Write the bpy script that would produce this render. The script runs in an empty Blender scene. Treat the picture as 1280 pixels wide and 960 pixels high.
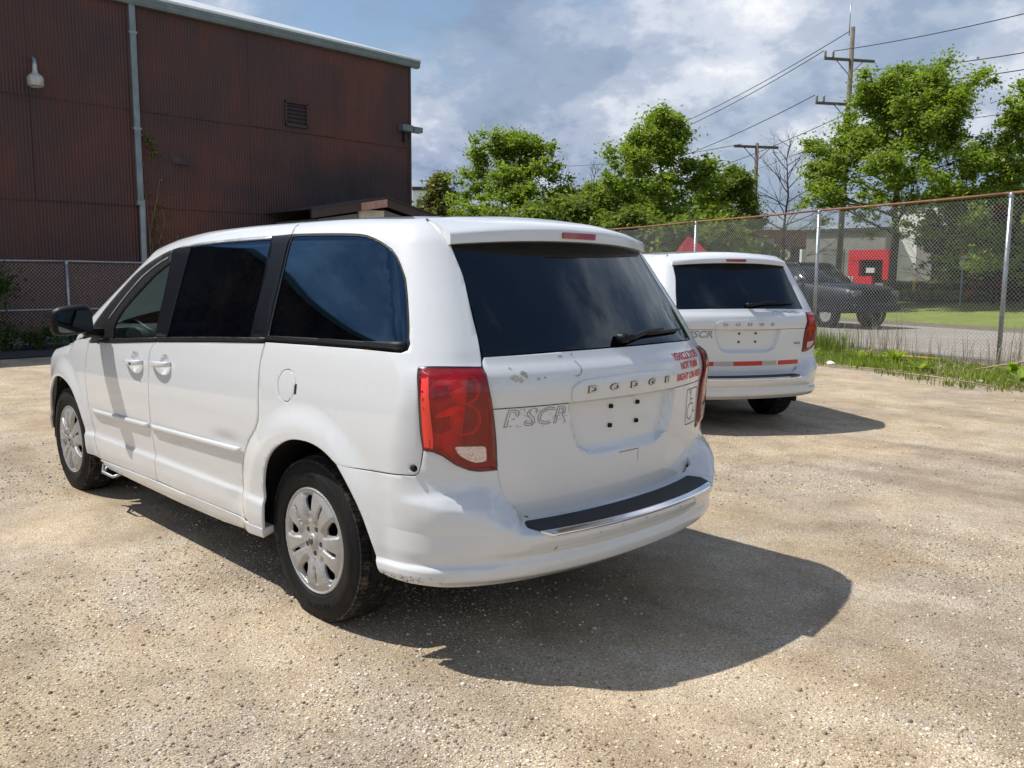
import bpy, bmesh, math, random
import numpy as np
from mathutils import Vector, Matrix, noise as mnoise
from mathutils.geometry import tessellate_polygon
random.seed(7); RNG = np.random.default_rng(7)
SC = bpy.context.scene
COL = SC.collection

# ------------------------------------------------------------------ camera
cam_data = bpy.data.cameras.new('camera')
cam = bpy.data.objects.new('camera', cam_data); COL.objects.link(cam)
CAM = np.array([-3.0603, 2.7751, 1.4621]); YAW, PITCH, ROLL = -0.7801, -0.1261, 0.0068
_fw = Vector((math.cos(YAW)*math.cos(PITCH), math.sin(YAW)*math.cos(PITCH), math.sin(PITCH)))
_rt = _fw.cross(Vector((0, 0, 1))).normalized(); _up = _rt.cross(_fw)
_r2 = _rt*math.cos(ROLL)+_up*math.sin(ROLL); _u2 = -_rt*math.sin(ROLL)+_up*math.cos(ROLL)
_m = Matrix((_r2, _u2, -_fw)).transposed().to_4x4(); _m.translation = Vector(CAM)
cam.matrix_world = _m
cam_data.sensor_fit = 'HORIZONTAL'; cam_data.sensor_width = 36.0
cam_data.lens = 36.0*1054.47/1280.0
cam_data.clip_start = 0.05; cam_data.clip_end = 3000
SC.camera = cam

# ------------------------------------------------------------------ light and sky
SUN_DIR = Vector((0.535, 0.365, 1.0)).normalized()          # towards the sun
sun_d = bpy.data.lights.new('sun', 'SUN'); sun_d.energy = 5.0; sun_d.angle = math.radians(0.53)
sun_d.color = (1.0, 0.95, 0.87)
sun = bpy.data.objects.new('sun', sun_d); COL.objects.link(sun)
sun.rotation_euler = SUN_DIR.to_track_quat('Z', 'Y').to_euler()
sun.location = (20, 20, 40)
SC.view_settings.view_transform = 'Standard'; SC.view_settings.look = 'None'
SC.view_settings.exposure = 0.06; SC.view_settings.gamma = 1.0
SC.cycles.max_bounces = 10; SC.cycles.transparent_max_bounces = 24
SC.cycles.diffuse_bounces = 4; SC.cycles.glossy_bounces = 4

W = bpy.data.worlds.new('World'); SC.world = W; W.use_nodes = True
def world():
    nt = W.node_tree; nt.nodes.clear(); N = nt.nodes.new; L = nt.links.new
    out = N('ShaderNodeOutputWorld'); bg = N('ShaderNodeBackground'); bg.inputs['Strength'].default_value = 0.112
    sky = N('ShaderNodeTexSky'); sky.sky_type = 'NISHITA'; sky.sun_disc = False
    sky.sun_elevation = math.asin(SUN_DIR.z); sky.sun_rotation = math.atan2(SUN_DIR.x, SUN_DIR.y)
    sky.air_density = 1.2; sky.dust_density = 0.6; sky.ozone_density = 2.0
    tc = N('ShaderNodeTexCoord'); sep = N('ShaderNodeSeparateXYZ'); L(tc.outputs['Generated'], sep.inputs[0])
    # cloud layer: direction projected on a plane overhead
    zc = N('ShaderNodeMath'); zc.operation = 'MAXIMUM'; zc.inputs[1].default_value = 0.0; L(sep.outputs['Z'], zc.inputs[0])
    za = N('ShaderNodeMath'); za.operation = 'ADD'; za.inputs[1].default_value = 0.55; L(zc.outputs[0], za.inputs[0])
    dv = N('ShaderNodeVectorMath'); dv.operation = 'DIVIDE'; L(tc.outputs['Generated'], dv.inputs[0])
    cb = N('ShaderNodeCombineXYZ')
    for i in range(2): L(za.outputs[0], cb.inputs[i])
    cb.inputs[2].default_value = 1.0
    L(cb.outputs[0], dv.inputs[1])
    def noise(scale, detail, rough, dist, off, src=None):
        mp = N('ShaderNodeMapping'); mp.inputs['Location'].default_value = off
        L((src or dv).outputs[0], mp.inputs['Vector'])
        n = N('ShaderNodeTexNoise'); n.inputs['Scale'].default_value = scale; n.inputs['Detail'].default_value = detail
        n.inputs['Roughness'].default_value = rough; n.inputs['Distortion'].default_value = dist
        L(mp.outputs[0], n.inputs['Vector']); return n
    n1 = noise(2.2, 9, 0.56, 0.0, (3.1, 7.7, 0.4)); n2 = noise(2.6, 12, 0.60, 0.0, (9.3, 1.2, 2.0)); n3 = noise(1.4, 4, 0.5, 0.0, (5.0, 3.0, 8.0))
    def ramp(src, pts):
        r = N('ShaderNodeValToRGB'); cr = r.color_ramp
        while len(cr.elements) > 1: cr.elements.remove(cr.elements[-1])
        cr.elements[0].position = pts[0][0]; cr.elements[0].color = (*pts[0][1], 1)
        for p, c in pts[1:]:
            e = cr.elements.new(p); e.color = (*c, 1)
        cr.interpolation = 'EASE'
        L(src, r.inputs[0]); return r
    cover = ramp(n1.outputs[0], [(0.35, (0.06,)*3), (0.48, (0.85,)*3), (0.58, (1,)*3)])
    shade = ramp(n2.outputs[0], [(0.34, (2.0, 2.6, 3.8)), (0.44, (2.7, 3.4, 4.7)), (0.50, (3.9, 4.5, 5.7)), (0.56, (6.0, 6.4, 7.3)), (0.63, (8.4, 8.5, 8.8))])
    big = ramp(n3.outputs[0], [(0.35, (0.74, 0.78, 0.86)), (0.62, (1.12, 1.1, 1.06))])
    mul = N('ShaderNodeMix'); mul.data_type = 'RGBA'; mul.blend_type = 'MULTIPLY'; mul.inputs[0].default_value = 1.0
    mul.clamp_result = False
    L(shade.outputs[0], mul.inputs[6]); L(big.outputs[0], mul.inputs[7])
    # broken cloud: thick towards the horizon, opening to blue overhead
    el = N('ShaderNodeMapRange'); el.inputs['From Min'].default_value = 0.42; el.inputs['From Max'].default_value = 0.72
    el.inputs['To Min'].default_value = 0.0; el.inputs['To Max'].default_value = 0.18; el.interpolation_type = 'SMOOTHSTEP'; L(sep.outputs['Z'], el.inputs['Value'])
    cv = N('ShaderNodeMath'); cv.operation = 'SUBTRACT'; L(n1.outputs[0], cv.inputs[0]); L(el.outputs[0], cv.inputs[1])
    for l_ in list(cover.inputs[0].links): nt.links.remove(l_)
    L(cv.outputs[0], cover.inputs[0]); cv = cover
    mx = N('ShaderNodeMix'); mx.data_type = 'RGBA'; L(cv.outputs[0], mx.inputs[0])
    L(sky.outputs[0], mx.inputs[6]); L(mul.outputs[2], mx.inputs[7])
    L(mx.outputs[2], bg.inputs['Color']); L(bg.outputs[0], out.inputs[0])
world()

# ------------------------------------------------------------------ materials
MATS = {}
class NT:
    """small helper round a material node tree"""
    def __init__(self, name):
        self.m = bpy.data.materials.new(name); self.m.use_nodes = True
        self.t = self.m.node_tree; self.t.nodes.clear()
        self.out = self.n('ShaderNodeOutputMaterial')
    def n(self, t, **kw):
        x = self.t.nodes.new(t)
        for k, v in kw.items():
            if k in ('operation', 'blend_type', 'data_type', 'feature', 'distance', 'noise_dimensions', 'interpolation', 'wave_type', 'bands_direction', 'color_mode'): setattr(x, k, v)
            else: x.inputs[k].default_value = v
        return x
    def l(self, a, b): self.t.links.new(a, b)
    def bsdf(self, col=(.8, .8, .8), rough=.5, metal=0., coat=0., spec=.5, coatr=.03):
        b = self.n('ShaderNodeBsdfPrincipled')
        b.inputs['Base Color'].default_value = (*col, 1); b.inputs['Roughness'].default_value = rough
        b.inputs['Metallic'].default_value = metal; b.inputs['Coat Weight'].default_value = coat
        b.inputs['Coat Roughness'].default_value = coatr; b.inputs['Specular IOR Level'].default_value = spec
        self.l(b.outputs[0], self.out.inputs[0]); self.b = b; return b
    def pos(self, obj=True):
        if not hasattr(self, '_tc'): self._tc = self.n('ShaderNodeTexCoord')
        return self._tc.outputs['Object' if obj else 'Generated']
    def gpos(self):
        if not hasattr(self, '_g'): self._g = self.n('ShaderNodeNewGeometry')
        return self._g.outputs['Position']
    def noise(self, scale, detail=5, rough=.55, dist=0., vec=None):
        x = self.n('ShaderNodeTexNoise', Scale=scale, Detail=detail, Roughness=rough, Distortion=dist)
        self.l(vec if vec is not None else self.pos(), x.inputs['Vector']); return x.outputs[0]
    def ramp(self, src, pts, interp='LINEAR'):
        r = self.n('ShaderNodeValToRGB'); cr = r.color_ramp; cr.interpolation = interp
        while len(cr.elements) > 1: cr.elements.remove(cr.elements[-1])
        cr.elements[0].position = pts[0][0]; c = pts[0][1]; cr.elements[0].color = (*c, 1) if len(c) == 3 else c
        for p, c in pts[1:]:
            e = cr.elements.new(p); e.color = (*c, 1)
        self.l(src, r.inputs[0]); return r.outputs[0]
    def mix(self, fac, a, b, mode='MIX'):
        m = self.n('ShaderNodeMix', data_type='RGBA', blend_type=mode)
        for s, v in ((0, fac), (6, a), (7, b)):
            if isinstance(v, (int, float)): m.inputs[s].default_value = v
            elif isinstance(v, tuple): m.inputs[s].default_value = (*v, 1)
            else: self.l(v, m.inputs[s])
        return m.outputs[2]
    def math(self, op, a, b=None):
        m = self.n('ShaderNodeMath', operation=op)
        for i, v in enumerate((a, b)):
            if v is None: continue
            if isinstance(v, (int, float)): m.inputs[i].default_value = v
            else: self.l(v, m.inputs[i])
        return m.outputs[0]
    def bump(self, h, strength=.3, dist=.01):
        b = self.n('ShaderNodeBump', Strength=strength, Distance=dist); self.l(h, b.inputs['Height'])
        self.l(b.outputs[0], self.b.inputs['Normal']); return b
    def vmap(self, vec, scale=(1, 1, 1), loc=(0, 0, 0), rot=(0, 0, 0)):
        m = self.n('ShaderNodeMapping'); m.inputs['Scale'].default_value = scale; m.inputs['Location'].default_value = loc; m.inputs['Rotation'].default_value = rot
        self.l(vec, m.inputs['Vector']); return m.outputs[0]

def simple(name, col, rough=.5, metal=0., coat=0., spec=.5, var=0., vscale=8., bump=0., bscale=60.):
    n = NT(name); n.bsdf(col, rough, metal, coat, spec)
    if var:
        c = n.ramp(n.noise(vscale, 6, .6), [(.3, tuple(x*(1-var) for x in col)), (.7, tuple(min(1, x*(1+var)) for x in col))])
        n.l(c, n.b.inputs['Base Color'])
    if bump: n.bump(n.noise(bscale, 5, .6), .4, bump)
    MATS[name] = n.m; return n.m

def mats():
    # white paint: clear coat, faint dirt film, heavier dust low down
    n = NT('white_paint'); n.bsdf((.8, .8, .8), .36, 0, 1.0, .4, .02)
    pos = n.pos(); sep = n.n('ShaderNodeSeparateXYZ'); n.l(pos, sep.inputs[0])
    dirt = n.noise(3.0, 8, .65); fine = n.noise(38, 4, .6)
    low = n.math('MULTIPLY', n.ramp(sep.outputs['Z'], [(.25, (1, 1, 1)), (.55, (.25,)*3), (.95, (0.06,)*3)]), n.ramp(dirt, [(.35, (.15,)*3), (.7, (1,)*3)]))
    c1 = n.mix(n.math('MULTIPLY', low, .38), (.655, .680, .705), (.43, .395, .335))
    c2 = n.mix(n.math('MULTIPLY', n.ramp(fine, [(.50, (0,)*3), (.72, (1,)*3)]), .08), c1, (.50, .48, .44))
    strk = n.noise(1.0, 6, .6, 0, n.vmap(pos, (26, 26, 1.6)))
    c3 = n.mix(n.math('MULTIPLY', n.ramp(strk, [(.52, (0,)*3), (.78, (1,)*3)]), .07), c2, (.45, .42, .38))
    n.l(c3, n.b.inputs['Base Color'])
    n.l(n.math('ADD', n.math('MULTIPLY', dirt, .18), .28), n.b.inputs['Roughness'])
    MATS['paint'] = n.m
    simple('black_trim', (.008, .009, .011), .5, 0, 0, .25, .25, 12)
    simple('pillar_film', (.004, .006, .010), .32, 0, .0, .22)
    simple('matte_black', (.004, .004, .005), .9)
    simple('liner_grey', (.03, .03, .032), .8)
    simple('mirror_housing', (.004, .004, .005), .45, 0, .0, .2)
    n = NT('tyre_rubber'); n.bsdf((.010, .010, .011), .65, 0, 0, .2)
    nn = n.noise(9, 7, .65); n.l(n.mix(n.math('MULTIPLY', n.ramp(nn, [(.48, (0,)*3), (.72, (1,)*3)]), .35), (.009, .009, .010), (.045, .040, .034)), n.b.inputs['Base Color'])
    n.bump(n.noise(70, 4, .6), .25, .002); MATS['tyre'] = n.m
    n = NT('tread_rubber'); n.bsdf((.02, .02, .02), .9, 0, 0, .3)
    nn = n.noise(22, 7, .7); n.l(n.mix(n.ramp(nn, [(.50, (0,)*3), (.68, (.8,)*3)]), (.013, .013, .014), (.13, .105, .075)), n.b.inputs['Base Color'])
    n.bump(n.noise(120, 4, .7), .5, .003); MATS['tread'] = n.m
    n = NT('wheel_silver'); n.bsdf((.50, .49, .47), .42, .5, .0, .5, .1)
    nn = n.noise(14, 6, .7); n.l(n.mix(n.math('MULTIPLY', n.ramp(nn, [(.45, (0,)*3), (.75, (1,)*3)]), .40), (.42, .425, .425), (.22, .20, .175)), n.b.inputs['Base Color']); MATS['cover'] = n.m
    simple('steel_nut', (.14, .13, .125), .45, .8)
    simple('chrome', (.86, .87, .88), .09, 1.0); simple('mirror_dark', (.10, .115, .11), .04, 1.0)
    simple('letter_chrome', (.55, .56, .58), .22, 1.0)
    simple('letter_edge', (.05, .05, .055), .5)
    n = NT('step_pad'); n.bsdf((.010, .012, .017), .6, 0, 0, .5)
    n.bump(n.noise(260, 2, .5), .35, .0015); MATS['pad'] = n.m
    for nm, tint in (('glass_dark', (.010, .013, .018)), ('glass_clear', (.42, .50, .48)), ('glass_rear', (.012, .016, .024))):
        n = NT(nm)
        tr = n.n('ShaderNodeBsdfTransparent'); tr.inputs[0].default_value = (*tint, 1)
        gl = n.n('ShaderNodeBsdfGlossy'); gl.inputs['Roughness'].default_value = 0.0; gl.inputs['Color'].default_value = {'glass_dark': (.30, .58, .95, 1), 'glass_rear': (.80, .90, 1, 1)}.get(nm, (.85, .93, 1, 1))
        fr = n.n('ShaderNodeFresnel'); fr.inputs['IOR'].default_value = {'glass_clear': 1.52, 'glass_rear': 1.66}.get(nm, 1.9)
        mx = n.n('ShaderNodeMixShader'); n.l(fr.outputs[0], mx.inputs[0]); n.l(tr.outputs[0], mx.inputs[1]); n.l(gl.outputs[0], mx.inputs[2])
        df = n.n('ShaderNodeBsdfDiffuse'); df.inputs[0].default_value = (.35, .34, .32, 1)
        dn = n.ramp(n.noise(5, 8, .7), [(.45, (.0,)*3), (.8, (.010,)*3)])
        m2 = n.n('ShaderNodeMixShader'); n.l(dn, m2.inputs[0]); n.l(mx.outputs[0], m2.inputs[1]); n.l(df.outputs[0], m2.inputs[2])
        n.l(m2.outputs[0], n.out.inputs[0]); MATS[nm] = n.m
    n = NT('red_lens')
    tr = n.n('ShaderNodeBsdfTransparent'); tr.inputs[0].default_value = (1.0, .03, .025, 1)
    pr = n.n('ShaderNodeBsdfPrincipled'); pr.inputs['Base Color'].default_value = (.95, .006, .014, 1); pr.inputs['Roughness'].default_value = .25; pr.inputs['Coat Weight'].default_value = 1; pr.inputs['Coat Roughness'].default_value = .015
    gl = n.n('ShaderNodeBsdfGlossy'); gl.inputs['Roughness'].default_value = .01
    fr = n.n('ShaderNodeFresnel'); fr.inputs['IOR'].default_value = 1.5
    m1 = n.n('ShaderNodeMixShader'); m1.inputs[0].default_value = .20; n.l(tr.outputs[0], m1.inputs[1]); n.l(pr.outputs[0], m1.inputs[2])
    m2 = n.n('ShaderNodeMixShader'); n.l(fr.outputs[0], m2.inputs[0]); n.l(m1.outputs[0], m2.inputs[1]); n.l(gl.outputs[0], m2.inputs[2])
    n.l(m2.outputs[0], n.out.inputs[0]); MATS['lens'] = n.m
    n = NT('clear_lens'); n.bsdf((.62, .62, .62), .12, .35, 1, .6)
    v = n.n('ShaderNodeTexVoronoi', Scale=120); n.l(n.pos(), v.inputs['Vector'])
    n.l(n.ramp(v.outputs['Distance'], [(.1, (.70, .60, .60)), (.5, (.60, .50, .50)), (.8, (.45, .36, .36))]), n.b.inputs['Base Color']); n.bump(v.outputs['Distance'], .4, .002); MATS['clear_lens'] = n.m
    simple('lamp_reflector', (1.0, .80, .78), .30, .15)
    simple('lamp_body', (.66, .04, .05), .3, .1); simple('lobe_shade_red', (.20, .015, .015), .4)
    simple('red_strip', (.85, .03, .012), .25, 0, 1.0)
    simple('lamp_bezel', (.03, .004, .006), .3, 0, .8)
    simple('brake_lens', (.30, .006, .01), .15, 0, 1.0)
    simple('sticker_red', (.62, .03, .035), .55)
    simple('tape_red', (.50, .008, .012), .35, 0, .5); simple('tape_grey', (.42, .42, .39), .4)
    simple('ghost_grey', (.30, .30, .31), .7); simple('ghost_dark', (.22, .22, .225), .7)
    simple('rust', (.30, .13, .05), .85, var=.4, vscale=60); simple('peel', (.48, .44, .36), .8, var=.3, vscale=90)
    simple('seat_fabric', (.035, .036, .04), .9, var=.2, vscale=20)
    simple('dash_plastic', (.14, .15, .15), .6); simple('headliner', (.20, .195, .18), .9)
    simple('galvanized', (.36, .39, .42), .42, .75, var=.25, vscale=14)
    simple('wire', (.60, .61, .60), .5, .35, var=.15, vscale=5)
    n = NT('rusty_pipe'); n.bsdf((.2, .1, .06), .8); n.l(n.ramp(n.noise(7, 8, .7), [(.35, (.30, .115, .06)), (.52, (.22, .10, .065)), (.62, (.34, .22, .17)), (.75, (.42, .40, .38))]), n.b.inputs['Base Color']); MATS['rust_pipe'] = n.m
    # weathered brown corrugated steel
    n = NT('brown_sheet'); n.bsdf((.06, .03, .028), .5, 0, 0, .35)
    g = n.gpos(); big = n.noise(.33, 7, .6, .4, g); mid = n.noise(1.0, 7, .65, 0, n.vmap(g, (1, 2.2, .5)))
    c = n.ramp(big, [(.30, (.050, .026, .030)), (.45, (.110, .040, .038)), (.56, (.175, .055, .036)), (.70, (.215, .080, .046))])
    c = n.mix(.5, c, n.ramp(mid, [(.3, (.040, .030, .036)), (.55, (.085, .046, .042)), (.75, (.15, .065, .045))]))
    # soot stain spreading over the lower right part of the wall
    st = n.n('ShaderNodeMapping'); st.inputs['Location'].default_value = (0, 10.6*.20, -1.6*.30); st.inputs['Scale'].default_value = (0, .20, .30); n.l(g, st.inputs['Vector'])
    ln = n.n('ShaderNodeVectorMath', operation='LENGTH'); n.l(st.outputs[0], ln.inputs[0])
    sm = n.ramp(n.math('ADD', ln.outputs['Value'], n.math('MULTIPLY', n.math('SUBTRACT', big, .5), .9)), [(.55, (1,)*3), (1.05, (0,)*3)])
    c = n.mix(n.math('MULTIPLY', sm, .85), c, (.026, .021, .030))
    n.l(c, n.b.inputs['Base Color']); n.l(n.ramp(mid, [(.3, (.38,)*3), (.7, (.62,)*3)]), n.b.inputs['Roughness']); MATS['brown'] = n.m
    simple('fascia_brown', (.055, .035, .035), .6, var=.2, vscale=4); simple('annex_grey', (.17, .18, .175), .8, var=.12, vscale=5)
    simple('gutter_paint', (.15, .20, .22), .4, .2, var=.2, vscale=3); simple('downspout_paint', (.26, .31, .34), .4, .4, var=.2, vscale=3)
    simple('roof_metal', (.70, .71, .70), .4, .2, var=.08, vscale=2)
    simple('dark_vent', (.02, .02, .026), .6); simple('lamp_enamel', (.50, .50, .47), .4, .2, var=.2, vscale=20)
    simple('pole_wood', (.15, .125, .10), .9, var=.35, vscale=6); simple('insulator', (.28, .26, .24), .35); simple('cable', (.02, .02, .022), .6)
    simple('bark', (.060, .050, .042), .95, var=.4, vscale=5, bump=.02, bscale=12)
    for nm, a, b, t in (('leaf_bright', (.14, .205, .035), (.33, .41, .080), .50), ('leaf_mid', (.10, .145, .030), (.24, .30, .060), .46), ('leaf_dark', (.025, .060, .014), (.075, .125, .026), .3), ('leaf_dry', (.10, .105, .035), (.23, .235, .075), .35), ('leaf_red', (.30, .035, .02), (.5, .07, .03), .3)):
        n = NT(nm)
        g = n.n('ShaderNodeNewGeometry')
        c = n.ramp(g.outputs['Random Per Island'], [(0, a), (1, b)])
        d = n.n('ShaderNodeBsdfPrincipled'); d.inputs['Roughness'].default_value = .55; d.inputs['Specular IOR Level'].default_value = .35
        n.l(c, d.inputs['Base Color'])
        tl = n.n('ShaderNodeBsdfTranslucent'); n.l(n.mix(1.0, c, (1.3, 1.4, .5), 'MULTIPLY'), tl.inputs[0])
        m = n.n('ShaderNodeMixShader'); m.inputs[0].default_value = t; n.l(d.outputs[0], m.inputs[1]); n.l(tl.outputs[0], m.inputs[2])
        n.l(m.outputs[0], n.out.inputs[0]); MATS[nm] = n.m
    simple('dry_stem', (.33, .27, .18), .9, var=.3, vscale=9)
    simple('car_blue', (.005, .009, .017), .4, 0, .15, .3); simple('car_red', (.42, .012, .025), .35, 0, .6)
    simple('car_glass', (.008, .010, .012), .06, 0, 0, .8)
    simple('sign_red', (.70, .012, .03), .5); simple('wall_white', (.82, .82, .80), .8, var=.05, vscale=.5); simple('wall_grey', (.26, .25, .24), .8, var=.1, vscale=.8)
    simple('brick_brown', (.20, .10, .07), .9, var=.2, vscale=3); simple('sign_white', (.75, .75, .74), .6); simple('panel_white', (.55, .53, .56), .6)
    simple('yellow_paint', (.55, .38, .03), .6); simple('litter_white', (.75, .74, .70), .7); simple('roof_dark', (.05, .045, .045), .8)
mats()

# ------------------------------------------------------------------ object helpers
def link(o, parent=None):
    COL.objects.link(o)
    if parent is not None: o.parent = parent
    return o
def meta(o, label=None, cat=None, group=None, kind=None):
    for k, v in (('label', label), ('category', cat), ('group', group), ('kind', kind)):
        if v: o[k] = v
    return o
def empty(name, loc=(0, 0, 0), rz=0., **kw):
    o = bpy.data.objects.new(name, None); link(o); o.location = loc; o.rotation_euler = (0, 0, rz); o.empty_display_size = .1
    return meta(o, **kw)
def mesh_np(name, V, Fc, mat, parent=None, smooth=False, normals=None, **kw):
    me = bpy.data.meshes.new(name)
    V = np.asarray(V, float)
    if isinstance(Fc, np.ndarray) and Fc.ndim == 2:
        nf, k = Fc.shape
        me.vertices.add(len(V)); me.vertices.foreach_set('co', V.astype(np.float32).ravel())
        me.loops.add(nf*k); me.loops.foreach_set('vertex_index', Fc.astype(np.int32).ravel())
        me.polygons.add(nf); me.polygons.foreach_set('loop_start', np.arange(0, nf*k, k, dtype=np.int32))
        me.polygons.foreach_set('loop_total', np.full(nf, k, dtype=np.int32))
        me.update(calc_edges=True)
    else:
        me.from_pydata([tuple(v) for v in V], [], [list(f) for f in Fc]); me.update()
    if smooth or normals is not None: me.polygons.foreach_set('use_smooth', [True]*len(me.polygons))
    if normals is not None: me.normals_split_custom_set_from_vertices([tuple(x) for x in normals])
    if mat is not None: me.materials.append(MATS[mat] if isinstance(mat, str) else mat)
    o = bpy.data.objects.new(name, me); link(o, parent)
    return meta(o, **kw)
def from_bm(name, bm, mat, parent=None, smooth=False, **kw):
    me = bpy.data.meshes.new(name); bm.to_mesh(me); bm.free()
    if smooth: me.polygons.foreach_set('use_smooth', [True]*len(me.polygons))
    me.materials.append(MATS[mat] if isinstance(mat, str) else mat)
    o = bpy.data.objects.new(name, me); link(o, parent); return meta(o, **kw)
def add_box(bm, c, s, rz=0., bev=0., rot=None):
    M = Matrix.Translation(c) @ (rot.to_4x4() if rot is not None else Matrix.Rotation(rz, 4, 'Z')) @ Matrix.Diagonal((*s, 1))
    r = bmesh.ops.create_cube(bm, size=1, matrix=M)
    if bev:
        es = list({e for v in r['verts'] for e in v.link_edges})
        bmesh.ops.bevel(bm, geom=es, offset=bev, segments=2, affect='EDGES', profile=.6)
    return bm
def box(name, c, s, mat, parent=None, rz=0., bev=0., rot=None, smooth=False, **kw):
    bm = bmesh.new(); add_box(bm, c, s, rz, bev, rot); return from_bm(name, bm, mat, parent, smooth, **kw)
def add_tube(bm, pts, r, seg=8, cap=True):
    pts = [Vector(p) for p in pts]; n = len(pts); rs = r if isinstance(r, (list, tuple)) else [r]*n
    rings = []
    up = Vector((0, 0, 1)); prev = None
    for i, p in enumerate(pts):
        t = (pts[min(i+1, n-1)]-pts[max(i-1, 0)]).normalized()
        if prev is None:
            a = t.cross(up)
            if a.length < 1e-3: a = t.cross(Vector((1, 0, 0)))
            a.normalize()
        else:
            a = (prev-t*prev.dot(t)).normalized()
        prev = a; b = t.cross(a)
        rings.append([bm.verts.new(p+(a*math.cos(k*2*math.pi/seg)+b*math.sin(k*2*math.pi/seg))*rs[i]) for k in range(seg)])
    for i in range(n-1):
        for k in range(seg):
            bm.faces.new((rings[i][k], rings[i][(k+1) % seg], rings[i+1][(k+1) % seg], rings[i+1][k]))
    if cap:
        bm.faces.new(rings[0][::-1]); bm.faces.new(rings[-1])
    return bm
def tube(name, pts, r, mat, parent=None, seg=8, smooth=True, **kw):
    bm = bmesh.new(); add_tube(bm, pts, r, seg); bmesh.ops.recalc_face_normals(bm, faces=bm.faces)
    return from_bm(name, bm, mat, parent, smooth, **kw)
def add_lathe(bm, prof, seg=64, axis='Y', center=(0, 0, 0), closed=False):
    """prof: list of (radius, along-axis)"""
    c = Vector(center); rings = []
    for r, a in prof:
        ring = []
        for k in range(seg):
            t = 2*math.pi*k/seg
            if axis == 'Y': v = Vector((r*math.cos(t), a, r*math.sin(t)))
            elif axis == 'Z': v = Vector((r*math.cos(t), r*math.sin(t), a))
            else: v = Vector((a, r*math.cos(t), r*math.sin(t)))
            ring.append(bm.verts.new(c+v))
        rings.append(ring)
    m = len(rings)
    for i in range(m if closed else m-1):
        for k in range(seg):
            bm.faces.new((rings[i][k], rings[i][(k+1) % seg], rings[(i+1) % m][(k+1) % seg], rings[(i+1) % m][k]))
    return bm
def cr(pts, n=6, closed=False):
    """Catmull-Rom through 2-D or 3-D points"""
    P = [np.array(p, float) for p in pts]; m = len(P); out = []
    rng = range(m if closed else m-1)
    for i in rng:
        p0 = P[(i-1) % m] if (closed or i > 0) else 2*P[0]-P[1]
        p1, p2 = P[i], P[(i+1) % m]
        p3 = P[(i+2) % m] if (closed or i+2 < m) else 2*P[-1]-P[-2]
        for k in range(n):
            t = k/n
            out.append(.5*((2*p1)+(-p0+p2)*t+(2*p0-5*p1+4*p2-p3)*t*t+(-p0+3*p1-3*p2+p3)*t**3))
    if not closed: out.append(P[-1])
    return [tuple(p) for p in out]
def text_mesh(body, size, shear=0., extrude=0., bold=0., outline=False, spacing=1.0):
    cu = bpy.data.curves.new('text', 'FONT'); cu.body = body; cu.size = size; cu.shear = shear; cu.space_character = spacing
    cu.resolution_u = 3; cu.align_x = 'CENTER'; cu.align_y = 'CENTER'
    if outline: cu.fill_mode = 'NONE'; cu.bevel_depth = outline; cu.bevel_resolution = 0
    else: cu.extrude = extrude; cu.offset = bold
    o = bpy.data.objects.new('text', cu); COL.objects.link(o)
    me = bpy.data.meshes.new_from_object(o.evaluated_get(bpy.context.evaluated_depsgraph_get()))
    bpy.data.objects.remove(o); V = np.array([v.co[:] for v in me.vertices]); Fc = [list(p.vertices) for p in me.polygons]
    bpy.data.meshes.remove(me); return V, Fc
def copy_tree(o, parent=None):
    c = o.copy(); COL.objects.link(c)
    if parent is not None: c.parent = parent
    for ch in o.children: copy_tree(ch, c)
    return c
# ------------------------------------------------------------------ body surface
# ---- analytic body surface of the minivan (metres, x forward, y left, z up, rear axle at x=0)
def ip(x, xs, ys):
    """smooth monotone-ish cubic interpolation (Catmull-Rom, non uniform)"""
    xs=np.asarray(xs,float); ys=np.asarray(ys,float)
    m=np.zeros_like(ys); d=np.diff(ys)/np.diff(xs)
    m[1:-1]=np.where(d[:-1]*d[1:]>0, 2*d[:-1]*d[1:]/(d[:-1]+d[1:]+1e-12), 0); m[0]=d[0]; m[-1]=d[-1]
    x=np.clip(x,xs[0],xs[-1]); i=np.clip(np.searchsorted(xs,x)-1,0,len(xs)-2)
    h=xs[i+1]-xs[i]; t=(x-xs[i])/h
    return (2*t**3-3*t**2+1)*ys[i]+(t**3-2*t**2+t)*h*m[i]+(-2*t**3+3*t**2)*ys[i+1]+(t**3-t**2)*h*m[i+1]
def sst(a,b,x):
    t=np.clip((x-a)/(b-a),0,1); return t*t*(3-2*t)
def rmax(a,b,k):
    u=np.maximum(a+k,0); v=np.maximum(b+k,0)
    return np.minimum(-k,np.maximum(a,b))+np.sqrt(u*u+v*v)
PZ=[.10,.24,.30,.40,.445,.475,.55,.68,.82,.96,1.06,1.14,1.20,1.30,1.42,1.52,1.60,1.68,1.80]
PW=[.90,.935,.955,.968,.968,.956,.962,.972,.974,.966,.952,.936,.918,.886,.846,.812,.783,.752,.70]
HUBS=(0.,3.078)
def WID(x,z):
    w=ip(z,PZ,PW)
    # plan taper
    w=w-0.085*sst(2.6,4.1,x)**1.0*1.0-0.0125*np.maximum(0,1.0-x)**2
    w=w-0.02*sst(1.2,2.6,x)*sst(1.15,1.6,z)-.004*np.maximum(0,1.0-x)**2*sst(1.2,1.6,z)
    for h,R0 in ((0.,.60),(3.078,.58)):
        r=np.sqrt((x-h)**2+(z-.345)**2)
        f=sst(R0,R0-.13,r)*(z>.2)
        w=w+.026*f
    return w
def XR(y,z):
    xc=ip(z,[.2,.45,.56,.75,.95,1.04,1.10,1.15,1.20,1.60,1.75],[-.86,-.90,-.925,-.945,-.955,-.965,-.952,-.915,-.885,-.60,-.48])
    return xc+.20*y*y+.10*y**4
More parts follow.
